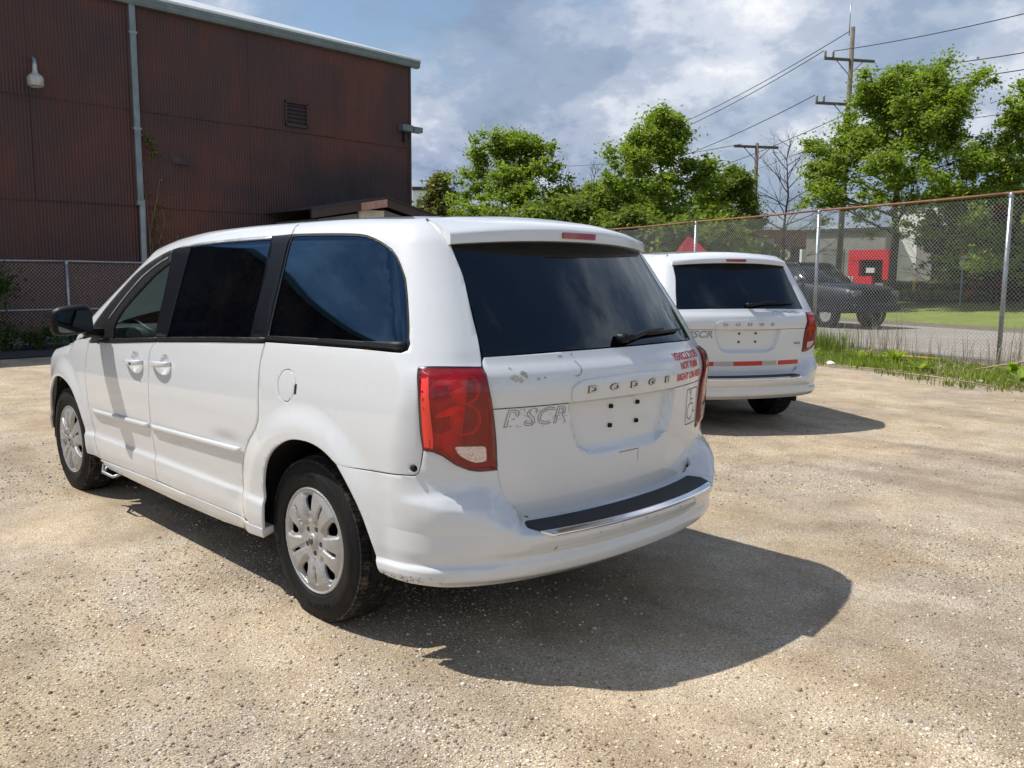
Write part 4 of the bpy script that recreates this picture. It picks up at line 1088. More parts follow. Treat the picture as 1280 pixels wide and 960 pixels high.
# second van: reflective tape, block letters, small badge, fold of peeled film
TU2 = [c for c in van2.children if c.name.startswith('tailgate_upper')][0]; TL2 = [c for c in van2.children if c.name.startswith('tailgate_lower')][0]
for y0, y1, m in ((.62, .345, 'tape_red'), (.345, .145, 'tape_grey'), (.145, -.165, 'tape_red'), (-.165, -.33, 'tape_grey'), (-.35, -.61, 'tape_red')):
    n = 14; ys_ = np.linspace(y0, y1, n); V = [(0-y, -.0, 0) for y in ys_]
    zz = .655+.0*ys_; A = Tg(ys_, zz+.022); B = Tg(ys_, zz-.022); P = np.concatenate([A, B]); P[:, 0] -= .0012
    mesh_np('reflective_tape', P, [(i, i+1, n+i+1, n+i) for i in range(n-1)], m, TL2)
V, Fc = text_mesh('PISCR', .092, shear=.22, extrude=.0003, bold=.003, spacing=1.02); V[:, 0] *= .270/(V[:, 0].max()-V[:, 0].min())
rear_decal(TL2, 'block_lettering', V, Fc, 'ghost_grey', .507, .935, .0008)
V, Fc = bars([(-.045, 0, .045, 0), (-.045, .012, .045, .012)], .008); rear_decal(TL2, 'badge', V, Fc, 'ghost_dark', -.575, .835, .0015)
sq = cr([(-.13, .0), (-.10, .016), (-.03, .006), (.03, .014), (.08, .004), (.12, .014), (.15, .004)], 4); V, Fc = bars([(a[0], a[1], b[0], b[1]) for a, b in zip(sq[:-1], sq[1:])], .006)
rear_decal(TU2, 'peeled_patch', V, Fc, 'ghost_grey', -.40, 1.135, .001, Tm)
# ------------------------------------------------------------------ ground
def tone(n, g2):
    """broad patches: damp compacted dirt, worn wheel tracks, pale loose stone"""
    a = n.ramp(n.noise(.55, 5, .62, .8, g2), [(.32, (.90, .91, .94)), (.43, (1.0, 1.02, 1.07)), (.52, (1.08, 1.07, 1.05)), (.60, (1.13, 1.10, 1.05)), (.70, (1.16, 1.18, 1.22))])
    t = n.noise(1.0, 4, .55, .5, n.vmap(g2, (.22, 1.5, 1), (1.3, 4.1, 0), (0, 0, .9)))
    b = n.ramp(t, [(.38, (1.10, 1.11, 1.13)), (.52, (1.0,)*3), (.60, (.90, .89, .88)), (.70, (.78, .76, .75))])
    s = n.ramp(n.noise(3.2, 6, .7, .3, g2), [(.30, (.84, .82, .80)), (.5, (1.0,)*3), (.68, (1.10, 1.11, 1.12))])
    return n.mix(1.0, n.mix(1.0, a, b, 'MULTIPLY'), s, 'MULTIPLY')
def gravel_mat():
    n = NT('gravel'); n.bsdf((.3, .25, .2), .9, 0, 0, .25); g = n.gpos()
    g2 = n.vmap(g, (1, 1, .0))
    patch = n.noise(.45, 6, .6, .6, g2); patch2 = n.noise(1.6, 6, .65, .2, g2); grit = n.noise(240, 3, .6, 0, g2)
    dust = n.ramp(patch, [(.34, (.290, .222, .145)), (.46, (.370, .285, .185)), (.56, (.435, .342, .225)), (.70, (.420, .355, .265))])
    dust = n.mix(.5, dust, n.ramp(patch2, [(.30, (.235, .180, .125)), (.52, (.395, .305, .200)), (.70, (.53, .465, .36))]))
    def stones(scale, lo, hi, thr, seedoff):
        v = n.n('ShaderNodeTexVoronoi', Scale=scale, Randomness=1.0); vv = n.vmap(g2, (1, 1, 1), (seedoff, seedoff*.7, 0))
        nz = n.n('ShaderNodeTexNoise', Scale=scale*1.3, Detail=2); n.l(vv, nz.inputs['Vector'])
        wv = n.n('ShaderNodeMix', data_type='VECTOR'); wv.inputs[0].default_value = .012*30/scale
        n.l(vv, wv.inputs[4]); n.l(nz.outputs['Color'], wv.inputs[5]); n.l(wv.outputs[1], v.inputs['Vector'])
        col = n.ramp(n.math('FRACT', n.math('MULTIPLY', v.outputs['Color'], 7.31)), lo)
        mask = n.ramp(v.outputs['Distance'], [(hi, (1,)*3), (hi+.12, (0,)*3)])
        pick = n.math('GREATER_THAN', n.math('FRACT', n.math('MULTIPLY', v.outputs['Color'], 3.77)), thr)
        return col, n.math('MULTIPLY', mask, pick), v.outputs['Distance']
    cols = [(0, (.13, .105, .08)), (.18, (.25, .205, .155)), (.42, (.41, .33, .225)), (.62, (.44, .39, .31)), (.84, (.58, .515, .41)), (1, (.76, .72, .64))]
    c1, m1, d1 = stones(190, cols, .42, .05, 3.1); c2, m2, d2 = stones(105, cols, .40, .45, 7.7); c3, m3, d3 = stones(60, cols, .34, .80, 1.9)
    dens = n.ramp(patch2, [(.34, (.45,)*3), (.52, (.9,)*3), (.66, (1,)*3)])
    c = n.mix(n.math('MULTIPLY', m1, n.math('MULTIPLY', dens, .98)), dust, c1)
    c = n.mix(n.math('MULTIPLY', m2, dens), c, c2)
    c = n.mix(n.math('MULTIPLY', m3, n.ramp(patch2, [(.42, (0,)*3), (.62, (1,)*3)])), c, c3)
    c = n.mix(n.math('MULTIPLY', n.ramp(grit, [(.52, (0,)*3), (.7, (1,)*3)]), .68), c, (.15, .112, .080))
    # worn, darker wheel tracks
    trk = n.noise(.9, 5, .6, 1.0, n.vmap(g2, (.35, 1.2, 1), (2, 5, 0), (0, 0, .9)))
    c = n.mix(n.math('MULTIPLY', n.ramp(trk, [(.54, (0,)*3), (.66, (1,)*3)]), .40), c, (.27, .20, .135))
    c = n.mix(1.0, c, tone(n, g2), 'MULTIPLY')
    n.l(c, n.b.inputs['Base Color'])
    h = n.math('ADD', n.math('MULTIPLY', n.math('MULTIPLY', m1, n.math('SUBTRACT', .5, d1)), .5), n.math('ADD', n.math('MULTIPLY', n.math('MULTIPLY', m2, n.math('SUBTRACT', .6, d2)), 1.0), n.math('ADD', n.math('MULTIPLY', n.math('MULTIPLY', m3, n.math('SUBTRACT', .6, d3)), 1.6), n.math('MULTIPLY', grit, .25))))
    n.bump(h, .9, .006); MATS['gravel'] = n.m
gravel_mat()
def asphalt(name, a, b):
    n = NT(name); n.bsdf(a, .9, 0, 0, .3); g = n.gpos()
    c = n.ramp(n.noise(.35, 7, .65, .4, g), [(.3, a), (.7, b)]); c = n.mix(.35, c, n.ramp(n.noise(45, 4, .6, 0, g), [(.3, tuple(x*.6 for x in a)), (.7, tuple(x*1.4 for x in b))]))
    crack = n.noise(.8, 8, .7, 2.0, n.vmap(g, (.3, 1.4, 1), (0, 0, 0), (0, 0, .35)))
    c = n.mix(n.math('MULTIPLY', n.ramp(crack, [(.485, (0,)*3), (.5, (1,)*3), (.515, (0,)*3)]), .7), c, (.06, .055, .05))
    n.l(c, n.b.inputs['Base Color']); n.bump(n.noise(90, 3, .6, 0, g), .4, .005); MATS[name] = n.m
asphalt('road_grey', (.26, .235, .20), (.36, .33, .29)); asphalt('yard_shadow', (.035, .034, .036), (.07, .066, .062))
n_ = NT('turf'); n_.bsdf((.1, .2, .04), .9); n_.l(n_.ramp(n_.noise(.9, 7, .7, 0, n_.gpos()), [(.3, (.12, .165, .028)), (.55, (.19, .235, .042)), (.75, (.27, .27, .09))]), n_.b.inputs['Base Color']); MATS['turf'] = n_.m
n_ = NT('soil'); n_.bsdf((.1, .08, .05), .95); n_.l(n_.ramp(n_.noise(3, 7, .7, 0, n_.gpos()), [(.3, (.10, .08, .055)), (.6, (.20, .165, .12)), (.8, (.30, .26, .19))]), n_.b.inputs['Base Color']); MATS['soil'] = n_.m

def grid_patch(name, poly, step, zf, mat, **kw):
    """flat polygon cut into a grid, heights from zf"""
    tris = tessellate_polygon([[Vector((p[0], p[1], 0)) for p in poly]])
    bm = bmesh.new(); vs = [bm.verts.new((p[0], p[1], 0)) for p in poly]
    for t in tris: bm.faces.new([vs[i] for i in t])
    A = np.array(poly)
    for ax in (0, 1):
        for a in np.arange(A[:, ax].min()+step, A[:, ax].max(), step):
            bmesh.ops.bisect_plane(bm, geom=bm.verts[:]+bm.edges[:]+bm.faces[:], plane_co=(a, 0, 0) if ax == 0 else (0, a, 0), plane_no=(1, 0, 0) if ax == 0 else (0, 1, 0))
    for v in bm.verts: v.co.z = zf(v.co.x, v.co.y)
    bmesh.ops.recalc_face_normals(bm, faces=bm.faces); bm.normal_update()
    if sum(f.normal.z for f in bm.faces) < 0: bmesh.ops.reverse_faces(bm, faces=bm.faces)
    return from_bm(name, bm, mat, None, True, **kw)
FB = np.array([1.15, -12.67]); FD = np.array([.941, -.338]); FD /= np.linalg.norm(FD); FN = np.array([FD[1], -FD[0]])   # fence line; FN points to the street
def fl(a, b): p = FB+FD*a+FN*b; return (p[0], p[1])
def gz(x, y):
    b = (x-FB[0])*FN[0]+(y-FB[1])*FN[1]
    near = math.exp(-((x-1)**2+(y-0)**2)/160)
    amp = .012*(1 if b < -1 else 0)
    h = amp*mnoise.noise(Vector((x*.5, y*.5, 0)))*2
    # keep it level under the two vans
    return h*min(1, max(0, (math.hypot(x-1.2, y)-3.2)/2))*min(1, max(0, (math.hypot(x-3, y+5.6)-3.2)/2))
far = 900
mesh_np('ground', [(-far, -far, -.03), (far, -far, -.03), (far, far, -.03), (-far, far, -.03)], [(0, 1, 2, 3)], 'turf', kind='structure')
lot = [fl(-26, -.2), fl(42, -.2), (45, 20), (16, 24), (-22, 24), (-26, 0)]
grid_patch('gravel_lot', lot, .5, gz, 'gravel', kind='structure')
# asphalt at the foot of the brown building, its cast shadow put into the colour
mesh_np('yard_shadow_asphalt', [(13.3, -12.6, .016), (24, -15.5, .016), (24, 24, .016), (13.3, 22, .016)], [(0, 1, 2, 3)], 'yard_shadow', kind='structure')
def strip(name, b0, b1, z, mat, a0=-40, a1=120, **kw):
    n = 24; A = np.linspace(a0, a1, n); V = [(*fl(a, b0), z) for a in A]+[(*fl(a, b1), z) for a in A]
    return mesh_np(name, V, [(i, n+i, n+i+1, i+1) for i in range(n-1)], mat, kind='structure')
strip('verge_soil', -1.6, 1.2, .020, 'soil'); strip('street', 1.2, 9.6, .024, 'road_grey'); strip('roadside_soil', 9.6, 11.4, .028, 'soil')
# lawn bank rising beyond the street
n = 60; A = np.linspace(-40, 120, n); Bz = [(11.4, .03), (14, .10), (18, .35), (24, .62), (32, .75), (60, .8), (150, .8)]
V = [(*fl(a, b), z) for b, z in Bz for a in A]
mesh_np('lawn', V, [(r*n+i, (r+1)*n+i, (r+1)*n+i+1, r*n+i+1) for r in range(len(Bz)-1) for i in range(n-1)], 'turf', smooth=True, kind='structure')
for o in bpy.data.objects:
    if o.name in ('street', 'verge_soil', 'roadside_soil', 'lawn'):
        bm = bmesh.new(); bm.from_mesh(o.data); bmesh.ops.recalc_face_normals(bm, faces=bm.faces); bm.normal_update()
        if sum(f.normal.z for f in bm.faces) < 0: bmesh.ops.reverse_faces(bm, faces=bm.faces)
        bm.to_mesh(o.data); bm.free()

# loose stones on the lot, real geometry near the camera
ICO = np.array([(0, 0, 1), (.894, 0, .447), (.276, .851, .447), (-.724, .526, .447), (-.724, -.526, .447), (.276, -.851, .447), (.724, .526, -.447), (-.276, .851, -.447), (-.894, 0, -.447), (-.276, -.851, -.447), (.724, -.526, -.447)])
ICF = np.array([(0, 1, 2), (0, 2, 3), (0, 3, 4), (0, 4, 5), (0, 5, 1), (1, 6, 2), (2, 6, 7), (2, 7, 3), (3, 7, 8), (3, 8, 4), (4, 8, 9), (4, 9, 5), (5, 9, 10), (5, 10, 1), (1, 10, 6)])
def stone_mat():
    n = NT('stone'); n.bsdf((.4, .36, .3), .85, 0, 0, .3)
    g = n.n('ShaderNodeNewGeometry'); c = n.ramp(g.outputs['Random Per Island'], [(0, (.16, .125, .095)), (.3, (.35, .28, .195)), (.6, (.46, .385, .28)), (.85, (.56, .49, .385)), (1, (.76, .71, .62))])
    c = n.mix(1.0, c, tone(n, n.vmap(n.gpos(), (1, 1, 0))), 'MULTIPLY'); n.l(c, n.b.inputs['Base Color']); MATS['stone'] = n.m
stone_mat()
OCV = np.array([(1, 0, 0), (0, 1, 0), (-1, 0, 0), (0, -1, 0), (0, 0, 1)]); OCF = np.array([(0, 1, 4), (1, 2, 4), (2, 3, 4), (3, 0, 4)])
def scatter(name, N, cx, cy, rr, smin, smax, seed, power=1.6, tiny=False):
    ICO, ICF = (OCV, OCF) if tiny else (globals()['ICO'], globals()['ICF']); nv_ = len(ICO)
    q = np.random.default_rng(seed)
    r = rr[0]+(rr[1]-rr[0])*q.random(N)**power; az = YAW+(q.random(N)-.5)*1.55
    x = CAM[0]+r*np.cos(az); y = CAM[1]+r*np.sin(az)
    kx = np.arange(-40, 60, .25); NG = np.array([[mnoise.noise(Vector((a*.9, b*.9, 4.4))) for b in kx] for a in kx]) if 'NG' not in globals() else globals()['NG']; globals()['NG'] = NG
    nz = NG[np.clip(((x+40)/.25).astype(int), 0, 399), np.clip(((y+40)/.25).astype(int), 0, 399)]
    keep = nz > q.random(N)*.8-.40; x, y = x[keep], y[keep]; N = len(x)
    sz = smin+(smax-smin)*q.random(N)**3.0
    jit = 1+.35*(q.random((N, nv_, 3))-.5)
    V = ICO[None]*jit*sz[:, None, None]*np.array([1, .8, .55])
    a = q.random(N)*6.28; c, s = np.cos(a), np.sin(a)
    X = V[..., 0]*c[:, None]-V[..., 1]*s[:, None]; Y = V[..., 0]*s[:, None]+V[..., 1]*c[:, None]
    GZ = globals().get('GZ_'); 
    if GZ is None: GZ = globals()['GZ_'] = np.array([[gz(a_, b_) for b_ in kx] for a_ in kx])
    Zg = GZ[np.clip(((x+40)/.25+.5).astype(int), 0, 399), np.clip(((y+40)/.25+.5).astype(int), 0, 399)]
    P = np.stack([X+x[:, None], Y+y[:, None], V[..., 2]+(Zg+sz*.22)[:, None]], -1)
    Fc = (ICF[None]+(np.arange(N)*nv_)[:, None, None]).reshape(-1, 3)
    return mesh_np(name, P.reshape(-1, 3), Fc, 'stone', smooth=False, kind='stuff', label={3: 'fine pale grit covering the lot in the foreground', 5: 'loose pale limestone gravel scattered round the front van', 4: 'bigger loose stones scattered further across the lot'}[seed], cat='gravel')
scatter('gravel_stones', 330000, 0, 0, (1.2, 8.5), .0024, .0062, 3, 1.25, True)
scatter('gravel_stones', 45000, 0, 0, (1.2, 8.0), .004, .0095, 5, 1.3)
scatter('gravel_stones', 14000, 0, 0, (1.5, 16), .005, .013, 4, 1.1)

# ------------------------------------------------------------------ brown corrugated building
WX = 16.2
bld = empty('warehouse', (WX, 2, 0), label='tall brown corrugated steel warehouse with a pale roof edge', cat='building')
def loc(o, p):
    """keep world position while parenting under an unrotated empty"""
    o.parent = p; o.matrix_parent_inverse = Matrix.Translation(-p.location); return o
PITCH_C = .068
def sheet_mesh(width, z0, z1, seed):
    n = int(width/PITCH_C*6); ys = np.linspace(0, width, n+1); amp = .009
    prof = amp*np.clip(np.sin(ys/PITCH_C*2*math.pi)*1.5, -1, 1)
    zs = np.linspace(z0, z1, 4); V = []; q = random.Random(seed)
    b = [q.uniform(-.004, .004) for _ in zs]
    for j, z in enumerate(zs):
        for i, y in enumerate(ys): V.append((-prof[i]+b[j]*math.sin(i/n*3.1), -y, z))
    m = n+1; Fc = np.array([(j*m+i, j*m+i+1, (j+1)*m+i+1, (j+1)*m+i) for j in range(3) for i in range(n)])
    me = bpy.data.meshes.new('wall_sheet'); me.from_pydata(V, [], Fc.tolist()); me.update(); me.polygons.foreach_set('use_smooth', [True]*len(me.polygons)); me.materials.append(MATS['brown']); return me
YE = -12.15; rq = random.Random(11)
courses = [(0.15, 2.99), (2.95, 5.05), (5.01, 7.24)]
for ci, (z0, z1) in enumerate(courses):
    ms = [sheet_mesh(2.40, z0, z1, ci*3+k) for k in range(2)]
    y = YE+2.41+2.37*12; k = 0
    while y > YE+1:
        o = bpy.data.objects.new('wall_sheet', ms[k % 2]); COL.objects.link(o); o.location = (WX-.020*ci-.0035*(k % 2)+rq.uniform(-.001, .001), y, rq.uniform(-.012, .012)); o.rotation_euler = (rq.uniform(-.0015, .0015), rq.uniform(-.0008, .0008), 0)
        loc(o, bld); y -= 2.40-.03; k += 1
for zz_ in (2.955, 5.015): loc(box('lap_shadow_strip', (WX-.012-(.02 if zz_ > 4 else 0), (17.7+YE)/2, zz_-.014), (.022, 17.7-YE-.1, .005), 'fascia_brown'), bld)  # thin dark strips painting the shadow line under the sheet laps
box('wall_backing', (WX+.5, (17.7+YE)/2, 3.6), (.9, 17.7-YE-.1, 7.1), 'fascia_brown'); loc(bpy.data.objects['wall_backing'], bld)
loc(box('end_wall', (WX+6.8, YE+.13, 3.6), (12.6, .1, 7.1), 'brown'), bld)
loc(box('corner_trim', (WX-.02, YE-.02, 3.65), (.10, .07, 7.2), 'fascia_brown'), bld)
loc(box('plinth', (WX-.01, (17.7+YE)/2, .09), (.14, 17.7-YE, .18), 'annex_grey'), bld)
# roof: slope up from the eave, hipped towards the near corner
V = [(WX-.22, 18, 7.42), (WX-.22, YE-.30, 7.40), (WX+3.4, YE-.25, 7.44), (WX+7.5, -2.0, 10.1), (WX+7.5, 18, 10.15)]
V2_ = [(a, b, c-.05) for a, b, c in V]; k = len(V)
loc(mesh_np('roof', V+V2_, [(0, 1, 2, 3, 4), tuple(range(2*k-1, k-1, -1))]+[(i, (i+1) % k, k+(i+1) % k, k+i) for i in range(k)], 'roof_metal'), bld)
def gutter():
    bm = bmesh.new(); prof = [(.0, .0), (-.13, .0), (-.16, .05), (-.16, .10), (-.175, .13), (-.175, .20), (-.155, .20), (-.15, .12), (-.03, .04), (0, .04)]
    r0 = [bm.verts.new((WX-.04+a, 18, 7.17+b)) for a, b in prof]; r1 = [bm.verts.new((WX-.04+a, YE-.28, 7.17+b)) for a, b in prof]
    m = len(prof)
    for i in range(m): bm.faces.new((r0[i], r0[(i+1) % m], r1[(i+1) % m], r1[i]))
    bm.faces.new(r0); bm.faces.new(r1[::-1]); bmesh.ops.recalc_face_normals(bm, faces=bm.faces); return bm
loc(from_bm('gutter', gutter(), 'gutter_paint'), bld)
# downspout with brackets and a bend at the joint
dy = -4.67
bm = bmesh.new(); add_box(bm, (WX-.10, dy, 5.15), (.09, .125, 4.35), bev=.02); add_box(bm, (WX-.10, dy-.02, 1.65), (.09, .12, 2.9), rot=Matrix.Rotation(.012, 3, 'X'), bev=.02)
for k in range(-2, 3): add_box(bm, (WX-.148, dy+k*.026, 5.15), (.010, .014, 4.3))
add_box(bm, (WX-.10, dy, 3.02), (.12, .15, .10), bev=.01); add_box(bm, (WX-.10, dy, 6.6), (.11, .17, .05)); add_box(bm, (WX-.10, dy, 4.6), (.11, .17, .05))
loc(from_bm('downspout', bm, 'downspout_paint'), bld)
def at_wall(u, v, X=WX):
    """where the sight line through a photograph point meets the wall plane x = X"""
    d = _fw+_r2*((u-640)/1054.47)-_u2*((v-480)/1054.47); t = (X-CAM[0])/d.x; return Vector(CAM)+d*t
# louvred vent
vy, vz = -8.60, 5.43
vt = box('wall_vent', (WX-.03, vy, vz), (.06, .62, .58), 'dark_vent'); vt.data.materials[0] = MATS['dark_vent']; loc(vt, bld)
for k in range(6):
    s_ = box('slat', (WX-.075, vy, vz-.235+k*.094), (.012, .56, .085), 'fascia_brown', rot=Matrix.Rotation(.55, 3, 'Y')); s_.parent = vt
bm = bmesh.new()
for a, b, c, d in ((0, .30, .04, .58), (0, -.30, .04, .58), (.28, 0, .64, .04), (-.28, 0, .64, .04)):
    add_box(bm, (WX-.08, vy+(b if a == 0 else 0), vz+a), (.07, c, d))
f_ = from_bm('frame', bm, 'fascia_brown'); f_.parent = vt
# torn flap of sheet and small holes
flp = mesh_np('loose_flap', [(WX-.03, -5.40, 4.25), (WX-.05, -5.44, 3.95), (WX-.20, -5.90, 3.93), (WX-.05, -5.62, 4.10)], [(0, 1, 2, 3)], 'fascia_brown'); loc(flp, bld)
for y, z, r in ((-3.17, 3.93, .035), (-3.25, 3.90, .03), (-5.38, 4.30, .05), (-2.2, 5.5, .02)):
    bm = bmesh.new(); add_lathe(bm, [(0, -.012), (r, -.012), (r, .0)], 10, 'X', center=(WX, y, z)); loc(from_bm('hole', bm, 'matte_black'), bld)
# lamps
lamp = empty('wall_lamp', (WX-.1, -2.70, 5.4), label='enamelled barn lamp with dented shade left of the downspout', cat='wall lamp')
bm = bmesh.new(); add_lathe(bm, [(.04, .26), (.045, .14), (.06, .09), (.12, .05), (.15, .0), (.145, -.15), (.12, -.17), (.11, -.15), (.13, 0), (.04, .06)], 24, 'Z', center=(WX-.32, -2.66, 5.30)); bmesh.ops.recalc_face_normals(bm, faces=bm.faces)
loc(from_bm('shade', bm, 'lamp_enamel', None, True), lamp)
bm = bmesh.new(); add_lathe(bm, [(0, .36), (.04, .36), (.04, .24)], 16, 'Z', center=(WX-.32, -2.66, 5.30)); add_tube(bm, [(WX-.32, -2.66, 5.66), (WX-.20, -2.66, 5.72), (WX-.01, -2.66, 5.70)], .02, 8); bmesh.ops.recalc_face_normals(bm, faces=bm.faces)
loc(from_bm('bracket', bm, 'galvanized', None, True), lamp)
cl = empty('flood_lamp', (WX-.1, -12.0, 5.4), label='small grey twin floodlight box at the right corner of the brown wall', cat='flood light')
bm = bmesh.new(); add_box(bm, (WX-.20, -11.92, 5.50), (.22, .36, .17), bev=.02); add_box(bm, (WX-.20, -12.28, 5.49), (.22, .30, .15), bev=.02); loc(from_bm('housing', bm, 'gutter_paint'), cl)
loc(box('arm', (WX-.08, -11.95, 5.30), (.12, .08, .30), 'dark_vent'), cl)
# vine by the downspout
vine = empty('vine', (WX-.1, -5.0, 0), label='thin climbing vine with sparse leaves beside the downspout', cat='plant')
bm = bmesh.new(); q = random.Random(3)
stems = []
for k in range(6):
    p = [(WX-.04, -4.95-.09*k, .6)]; 
    for j in range(9): p.append((WX-.05-.02*q.random(), p[-1][1]-q.uniform(-.12, .10), .6+(j+1)*(.37-.035*k)))
    stems.append(p); add_tube(bm, p, .004, 4)
loc(from_bm('stem', bm, 'dry_stem', None, True), vine)

def leaf_cloud(C, R, n, size, seed, flat=1., lie=1.):
    """n small folded leaves scattered round the clump centres C with radii R: returns V, F"""
    q = np.random.default_rng(seed); C = np.asarray(C, float); R = np.asarray(R, float)
    idx = q.integers(0, len(C), n); d = q.normal(size=(n, 3)); d /= np.linalg.norm(d, axis=1, keepdims=True)
    rad = R[idx]*np.minimum(np.abs(q.normal(size=n))*.62, 1.7)
    P = C[idx]+d*rad[:, None]*np.array([1, 1, flat])
    a = q.normal(size=(n, 3))*np.array([1, 1, lie]); a /= np.linalg.norm(a, axis=1, keepdims=True)
    b = np.cross(a, q.normal(size=(n, 3))*np.array([lie, lie, 1])); b /= np.linalg.norm(b, axis=1, keepdims=True); nn = np.cross(a, b)
    s = size*(.6+.8*q.random(n))[:, None]
    V = np.stack([P-a*s, P-b*s*.55+nn*s*.15, P+a*s, P+b*s*.55+nn*s*.15], 1).reshape(-1, 3)
    Fc = np.arange(n*4).reshape(-1, 4); return V, Fc
C_ = [(WX-.10, y-.08, z) for p in stems for (x, y, z) in p[3:]]+[(WX-.12, -4.95, 4.30), (WX-.14, -5.02, 4.12), (WX-.12, -4.88, 4.42)]*10
V, Fc = leaf_cloud(C_, [.12]*len(C_), 650, .030, 5); loc(mesh_np('leaf', V, Fc, 'leaf_dry', kind='stuff'), vine)

# annex with a low gable in front of the wall, mostly hidden by the van
ann = empty('annex', (14.2, -9.6, 0), label='low gabled annex with brown fascia behind the front van roof', cat='building')
yl, yr, yrid = -7.95, -12.35, -9.83; zl, zrid, zr = 2.76, 3.08, 2.52; X0 = 14.2
mesh = []
bm = bmesh.new(); pr = [(X0, yl, 0), (X0, yl, zl), (X0, yrid, zrid), (X0, yr, zr), (X0, yr, 0)]
f0 = [bm.verts.new(p) for p in pr]; f1 = [bm.verts.new((WX-.1, p[1], p[2])) for p in pr]
bm.faces.new(f0); bm.faces.new(f1[::-1])
for i in range(5): bm.faces.new((f0[i], f1[i], f1[(i+1) % 5], f0[(i+1) % 5]))
bmesh.ops.recalc_face_normals(bm, faces=bm.faces); loc(from_bm('wall', bm, 'annex_grey'), ann)
for (ya, za, yb, zb) in ((yl+.25, zl+.0, yrid, zrid+.06), (yrid, zrid+.06, yr-.25, zr+.0)):
    V = []
    for x in (X0-.16, X0-.10):
        V += [(x, ya, za), (x, yb, zb), (x, yb, zb+.22), (x, ya, za+.20)]
    loc(mesh_np('fascia', V, [(0, 1, 2, 3), (4, 7, 6, 5), (0, 4, 5, 1), (3, 2, 6, 7), (0, 3, 7, 4), (1, 5, 6, 2)], 'fascia_brown'), ann)
    V = [(X0-.2, ya, za+.20), (X0-.2, yb, zb+.22), (WX, yb, zb+.22), (WX, ya, za+.20)]; V += [(a, b, c+.03) for a, b, c in V]
    loc(mesh_np('roof', V, [(0, 1, 2, 3), (7, 6, 5, 4), (0, 4, 5, 1), (1, 5, 6, 2), (2, 6, 7, 3), (3, 7, 4, 0)], 'roof_dark'), ann)
# paler patches beside the ridge, sunlight painted into their colour
V = []
ya, yb = yrid+.78, yrid+.02; za = zrid+.06-(zrid+.06-zl)*.78/(yl+.25-yrid)
for x in (X0-.172, X0-.155): V += [(x, ya, za+.01), (x, yb, zrid+.06), (x, yb, zrid+.25), (x, ya, za+.19)]
MATS['sun_patch_pink'] = simple('sun_patch_pink', (.42, .25, .21), .85, var=.25, vscale=6); MATS['sun_patch_pale'] = simple('sun_patch_pale', (.55, .50, .40), .85, var=.25, vscale=9)
loc(mesh_np('sun_patch', V, [(0, 1, 2, 3), (4, 7, 6, 5), (0, 4, 5, 1), (3, 2, 6, 7), (0, 3, 7, 4), (1, 5, 6, 2)], 'sun_patch_pink'), ann)
loc(box('sun_patch', (X0-.02, yrid+.40, zrid-.28), (.05, .74, .50), 'sun_patch_pale'), ann)

# ------------------------------------------------------------------ chain-link fences
def mesh_panel_data(w, z0, z1, cell=.072, r=.0030, diag=True, seed=1):
    q = np.random.default_rng(seed); hc = cell/2
    nx = int(w/hc); nz = int((z1-z0)/hc); V = []; Fc = []
    # each wire is a vertical zigzag; neighbours interlock at the cell corners
    for k in range(0, nx, 1):
        if k % 2: continue
        pts = []
        for j in range(nz+1):
            pts.append((k*hc+(hc if j % 2 else 0), (.0022 if j % 2 else -.0022), z0+j*hc))
        pts = np.array(pts); pts[:, 0] += q.normal(size=len(pts))*.0012
        base = len(V)
        for p in pts:
            V += [(p[0]-r, p[1]-r, p[2]), (p[0]+r, p[1]-r, p[2]), (p[0], p[1]+r, p[2])]
        for j in range(nz):
            b = base+3*j
            for m in range(3): Fc.append((b+m, b+(m+1) % 3, b+3+(m+1) % 3, b+3+m))
        pts2 = pts.copy(); pts2[:, 0] = 2*(k*hc+hc)-pts2[:, 0]+0*hc; pts2[:, 1] *= -1
        base = len(V)
        for p in pts2:
            V += [(p[0]-r, p[1]-r, p[2]), (p[0]+r, p[1]-r, p[2]), (p[0], p[1]+r, p[2])]
        for j in range(nz):
            b = base+3*j
            for m in range(3): Fc.append((b+m, b+(m+1) % 3, b+3+(m+1) % 3, b+3+m))
    me = bpy.data.meshes.new('wire_mesh'); V = np.array(V); Fc = np.array(Fc)
    me.vertices.add(len(V)); me.vertices.foreach_set('co', V.astype(np.float32).ravel()); nf = len(Fc)
    me.loops.add(nf*4); me.loops.foreach_set('vertex_index', Fc.astype(np.int32).ravel()); me.polygons.add(nf)
    me.polygons.foreach_set('loop_start', np.arange(0, nf*4, 4, dtype=np.int32)); me.polygons.foreach_set('loop_total', np.full(nf, 4, dtype=np.int32)); me.update(calc_edges=True)
    me.materials.append(MATS['wire']); return me
